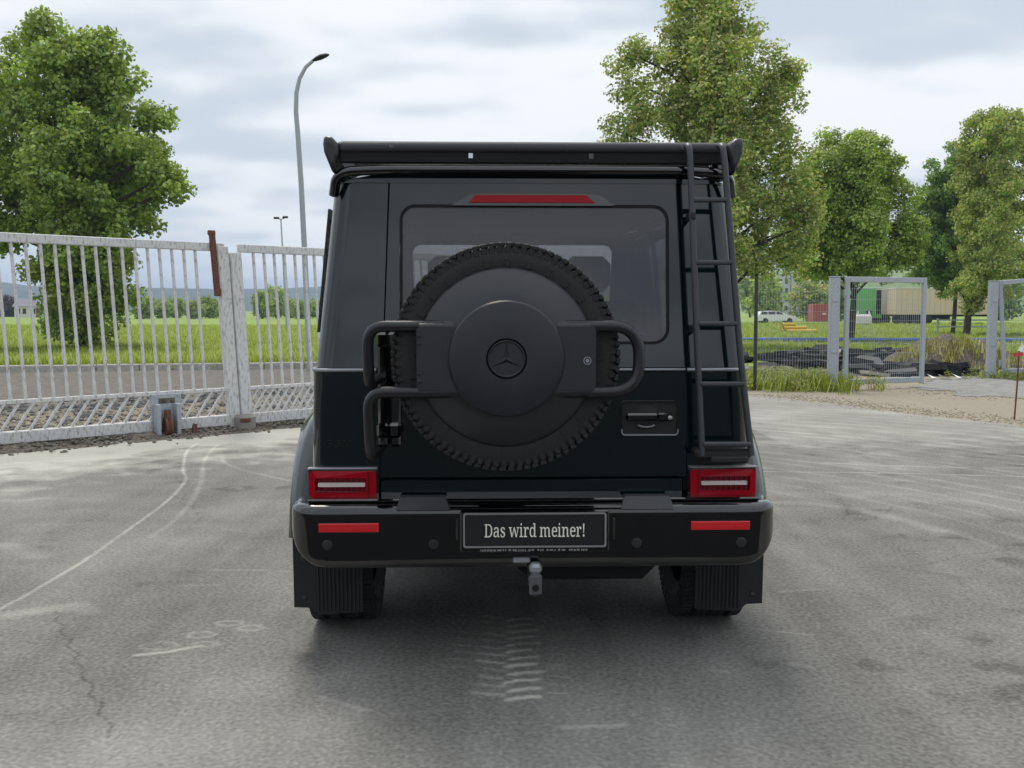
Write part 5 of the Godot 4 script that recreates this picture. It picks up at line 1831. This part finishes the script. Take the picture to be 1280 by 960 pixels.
	for x in [-1.35, 1.38]:
		for z in [-0.8, 0.8]:
			g = Geo.new()
			g.lathe([Vector2(0, 0.1), Vector2(0.28, 0.1), Vector2(0.32, 0.06), Vector2(0.32, -0.06), Vector2(0.28, -0.1), Vector2(0, -0.1)], Vector3(x, 0.32, z), Vector3(0, 0, 1), 18)
			obj("wheel", g, M.rubber, car)
	# red kiosk-like container
	var rk := thing("red_container", "small red container half hidden by the left gate post, far off", "container", at(1024, 400, 108) * Vector3(1, 0, 1))
	var rm := mat(lin(0.36, 0.075, 0.075), 0.5)
	g = Geo.new()
	g.box(Vector3(0, 1.2, 0), Vector3(1.9, 1.9, 2.0), 0.03)
	obj("box", g, rm, rk)
	for i in 6:
		g = Geo.new()
		g.box(Vector3(-0.8 + i * 0.32, 1.2, 1.02), Vector3(0.1, 1.9, 0.05), 0.01)
		obj("rib", g, rm, rk)
	g = Geo.new()
	g.box(Vector3(0.2, 1.1, 1.04), Vector3(0.4, 0.2, 0.06), 0.01)
	obj("door_label", g, M.lamp_white, rk)
	# green box lorry / container
	var gc := thing("green_container", "bright green box container left of the beige trailer", "container", at(1080, 397, 112) * Vector3(1, 0, 1))
	var gm := mat(lin(0.13, 0.40, 0.12), 0.5)
	g = Geo.new()
	g.box(Vector3(0, 2.25, 0), Vector3(3.0, 3.3, 2.5), 0.04)
	obj("box", g, gm, gc)
	g = Geo.new()
	g.box(Vector3(0, 3.95, 0), Vector3(3.04, 0.12, 2.54), 0.02)
	obj("roof_edge", g, mat(lin(0.5, 0.62, 0.5), 0.5), gc)
	g = Geo.new()
	g.box(Vector3(0.1, 1.05, 1.28), Vector3(0.6, 0.8, 0.1), 0.03)
	obj("hatch", g, M.powder, gc)
	g = Geo.new()
	g.box(Vector3(0, 0.3, 0), Vector3(2.6, 0.6, 2.2), 0.03)
	obj("base_frame", g, M.dark, gc)
	var bgs := thing("bulk_bag", "white builder's bulk bag in front of the green container", "bulk bag", at(1079, 404, 100) * Vector3(1, 0, 1))
	g = Geo.new()
	g.box(Vector3(0, 0.55, 0), Vector3(1.5, 1.1, 1.0), 0.2)
	obj("bag", g, mat(lin(0.62, 0.58, 0.58), 0.8), bgs)
	for x in [-0.6, 0.6]:
		g = Geo.new()
		g.tube([Vector3(x, 1.05, 0.3), Vector3(x * 0.9, 1.4, 0), Vector3(x, 1.05, -0.3)], 0.04, 6)
		obj("loop", g, mat(lin(0.6, 0.6, 0.6), 0.8), bgs)
	# brown brick-coloured post/tree stem beside it
	# trailers
	var trailer := func(label: String, u: float, d: float, L: float, hgt: float, col: Color, head: Color, axles: int, endx: float):
		var o := thing("trailer", label, "trailer", at(u, 400, d) * Vector3(1, 0, 1), 0.0, "trailers parked in a row")
		var tmn := tri(mat(col, 0.6), null, 1.0)
		var q := Geo.new()
		q.box(Vector3(0, 1.05 + hgt * 0.5, 0), Vector3(L, hgt, 2.5), 0.03)
		obj("box", q, tmn, o)
		var n := int(L / 0.6)
		for i in n + 1:
			q = Geo.new()
			q.box(Vector3(-L * 0.5 + 0.05 + i * (L - 0.1) / n, 1.05 + hgt * 0.5, 1.265), Vector3(0.07, hgt - 0.05, 0.05), 0.01)
			obj("curtain_rib", q, tmn, o)
		q = Geo.new()
		q.box(Vector3(0, 1.05 + hgt + 0.04, 0), Vector3(L + 0.04, 0.1, 2.56), 0.02)
		obj("roof_edge", q, mat(head, 0.5), o)
		q = Geo.new()
		q.box(Vector3(0, 0.92, 0), Vector3(L, 0.2, 2.2), 0.02)
		q.box(Vector3(-L * 0.1, 0.66, 0.9), Vector3(L * 0.3, 0.42, 0.3), 0.03)
		obj("chassis", q, M.dark, o)
		for i in axles:
			q = Geo.new()
			q.lathe([Vector2(0, 1.2), Vector2(0.3, 1.2), Vector2(0.5, 1.15), Vector2(0.5, -1.15), Vector2(0.3, -1.2), Vector2(0, -1.2)], Vector3(endx + i * 1.25, 0.5, 0), Vector3(0, 0, 1), 20)
			obj("wheel_pair", q, M.rubber, o)
	trailer.call("grey-white curtain trailer between the green container and the beige trailer", 1103, 112, 2.6, 2.7, lin(0.46, 0.44, 0.40), lin(0.6, 0.58, 0.55), 1, 0.0)
	trailer.call("long beige ribbed trailer seen through and beside the mesh gate", 1176, 108, 10.8, 2.75, lin(0.62, 0.50, 0.36), lin(0.66, 0.58, 0.46), 3, -4.4)
	# pale far buildings
	var tw := thing("tower_block", "pale grey far tower building above the bushes beside the dark post", "building", at(985, 388, 330) * Vector3(1, 0, 1))
	var wall := mat(lin(0.46, 0.46, 0.46), 0.8)
	g = Geo.new()
	g.box(Vector3(-2.4, 6.5, 0), Vector3(4.4, 13.0, 6), 0.0)
	g.box(Vector3(2.2, 6.2, 0.5), Vector3(4.4, 12.4, 6), 0.0)
	obj("wall", g, wall, tw)
	g = Geo.new()
	g.box(Vector3(-2.4, 13.2, 0), Vector3(4.6, 0.4, 6.2))
	g.box(Vector3(2.2, 12.6, 0.5), Vector3(4.6, 0.4, 6.2))
	obj("roof", g, mat(lin(0.3, 0.3, 0.32), 0.8), tw)
	for i in 4:
		for x in [-3.4, -1.5, 1.2, 3.1]:
			g = Geo.new()
			g.box(Vector3(x, 2.2 + i * 2.9, 3.02 if x < 0 else 3.52), Vector3(0.9, 1.5, 0.08))
			obj("window", g, M.powder, tw)
	var hs := thing("house", "low white house with grey roof at the field's left far edge", "house", at(44, 397, 215) * Vector3(1, 0, 1), deg_to_rad(4))
	g = Geo.new()
	g.box(Vector3(0, 1.15, 0), Vector3(6.6, 2.4, 5.0))
	obj("wall", g, mat(lin(0.66, 0.64, 0.58), 0.8), hs)
	g = Geo.new()
	g.ext(PackedVector2Array([Vector2(-2.9, 2.3), Vector2(0, 4.1), Vector2(2.9, 2.3)]), func(z, y): return Vector3(-3.6, y, z), func(z, y): return Vector3(3.6, y, z))
	obj("roof", g, mat(lin(0.20, 0.19, 0.23), 0.8), hs)
	g = Geo.new()
	g.box(Vector3(-0.4, 4.4, 0.3), Vector3(0.8, 0.9, 0.7))
	obj("chimney", g, mat(lin(0.6, 0.6, 0.6), 0.8), hs)
	for x in [-2.4, -1.2, 0.7, 2.5]:
		g = Geo.new()
		g.box(Vector3(x, 1.3, 2.52), Vector3(0.7, 1.1, 0.06))
		obj("window", g, M.powder, hs)
	g = Geo.new()
	g.box(Vector3(1.6, 1.0, 2.52), Vector3(0.8, 2.0, 0.06))
	obj("door", g, M.rust, hs)
	# a low barrier in front of the tree at the trailer's end
	var br := thing("barrier", "low grey barrier rail standing at the foot of the olive tree", "barrier", at(1205, 418, 60) * Vector3(1, 0, 1))
	for x in [-1.6, 0.0, 1.6]:
		g = Geo.new()
		g.box(Vector3(x, 0.5, 0), Vector3(0.1, 1.0, 0.1), 0.01)
		obj("post", g, M.galv, br)
	for y in [0.9, 0.5]:
		g = Geo.new()
		g.box(Vector3(0, y, 0.07), Vector3(3.4, 0.08, 0.03), 0.006)
		obj("rail", g, M.galv, br)

func _ready():
	rng.seed = 20240611
	# camera
	var cam := Camera3D.new()
	cam.name = "camera"
	cam.position = Vector3(0, EYE, 0)
	cam.rotation.x = -PITCH
	cam.fov = rad_to_deg(2.0 * atan(480.0 / F))
	cam.near = 0.05
	cam.far = 6000.0
	add_child(cam)
	cam.make_current()
	# sky, exposure
	var env := Environment.new()
	env.background_mode = Environment.BG_SKY
	var sky := Sky.new()
	var pm := PanoramaSkyMaterial.new()
	pm.panorama = sky_texture()
	sky.sky_material = pm
	env.sky = sky
	env.tonemap_mode = Environment.TONE_MAPPER_LINEAR
	env.tonemap_exposure = 1.13
	env.sdfgi_enabled = true
	env.ssao_enabled = true
	env.ssil_enabled = true
	env.fog_enabled = true
	env.fog_density = 0.00035
	env.fog_light_color = Color(0.72, 0.80, 0.92)
	var we := WorldEnvironment.new()
	we.name = "world_environment"
	we.environment = env
	add_child(we)
	# a veiled sun behind the cloud, ahead and high
	var sun := DirectionalLight3D.new()
	sun.name = "sun"
	sun.light_energy = 0.75
	sun.light_color = Color(1.0, 0.97, 0.92)
	sun.light_angular_distance = 20.0
	sun.shadow_enabled = true
	add_child(sun)
	sun.look_at_from_position(Vector3(-5, 28, -15), Vector3.ZERO, Vector3.UP)
	make_materials()
	build_ground()
	build_gates()
	build_trees()
	build_grass()
	build_beyond()
	build_vehicle()
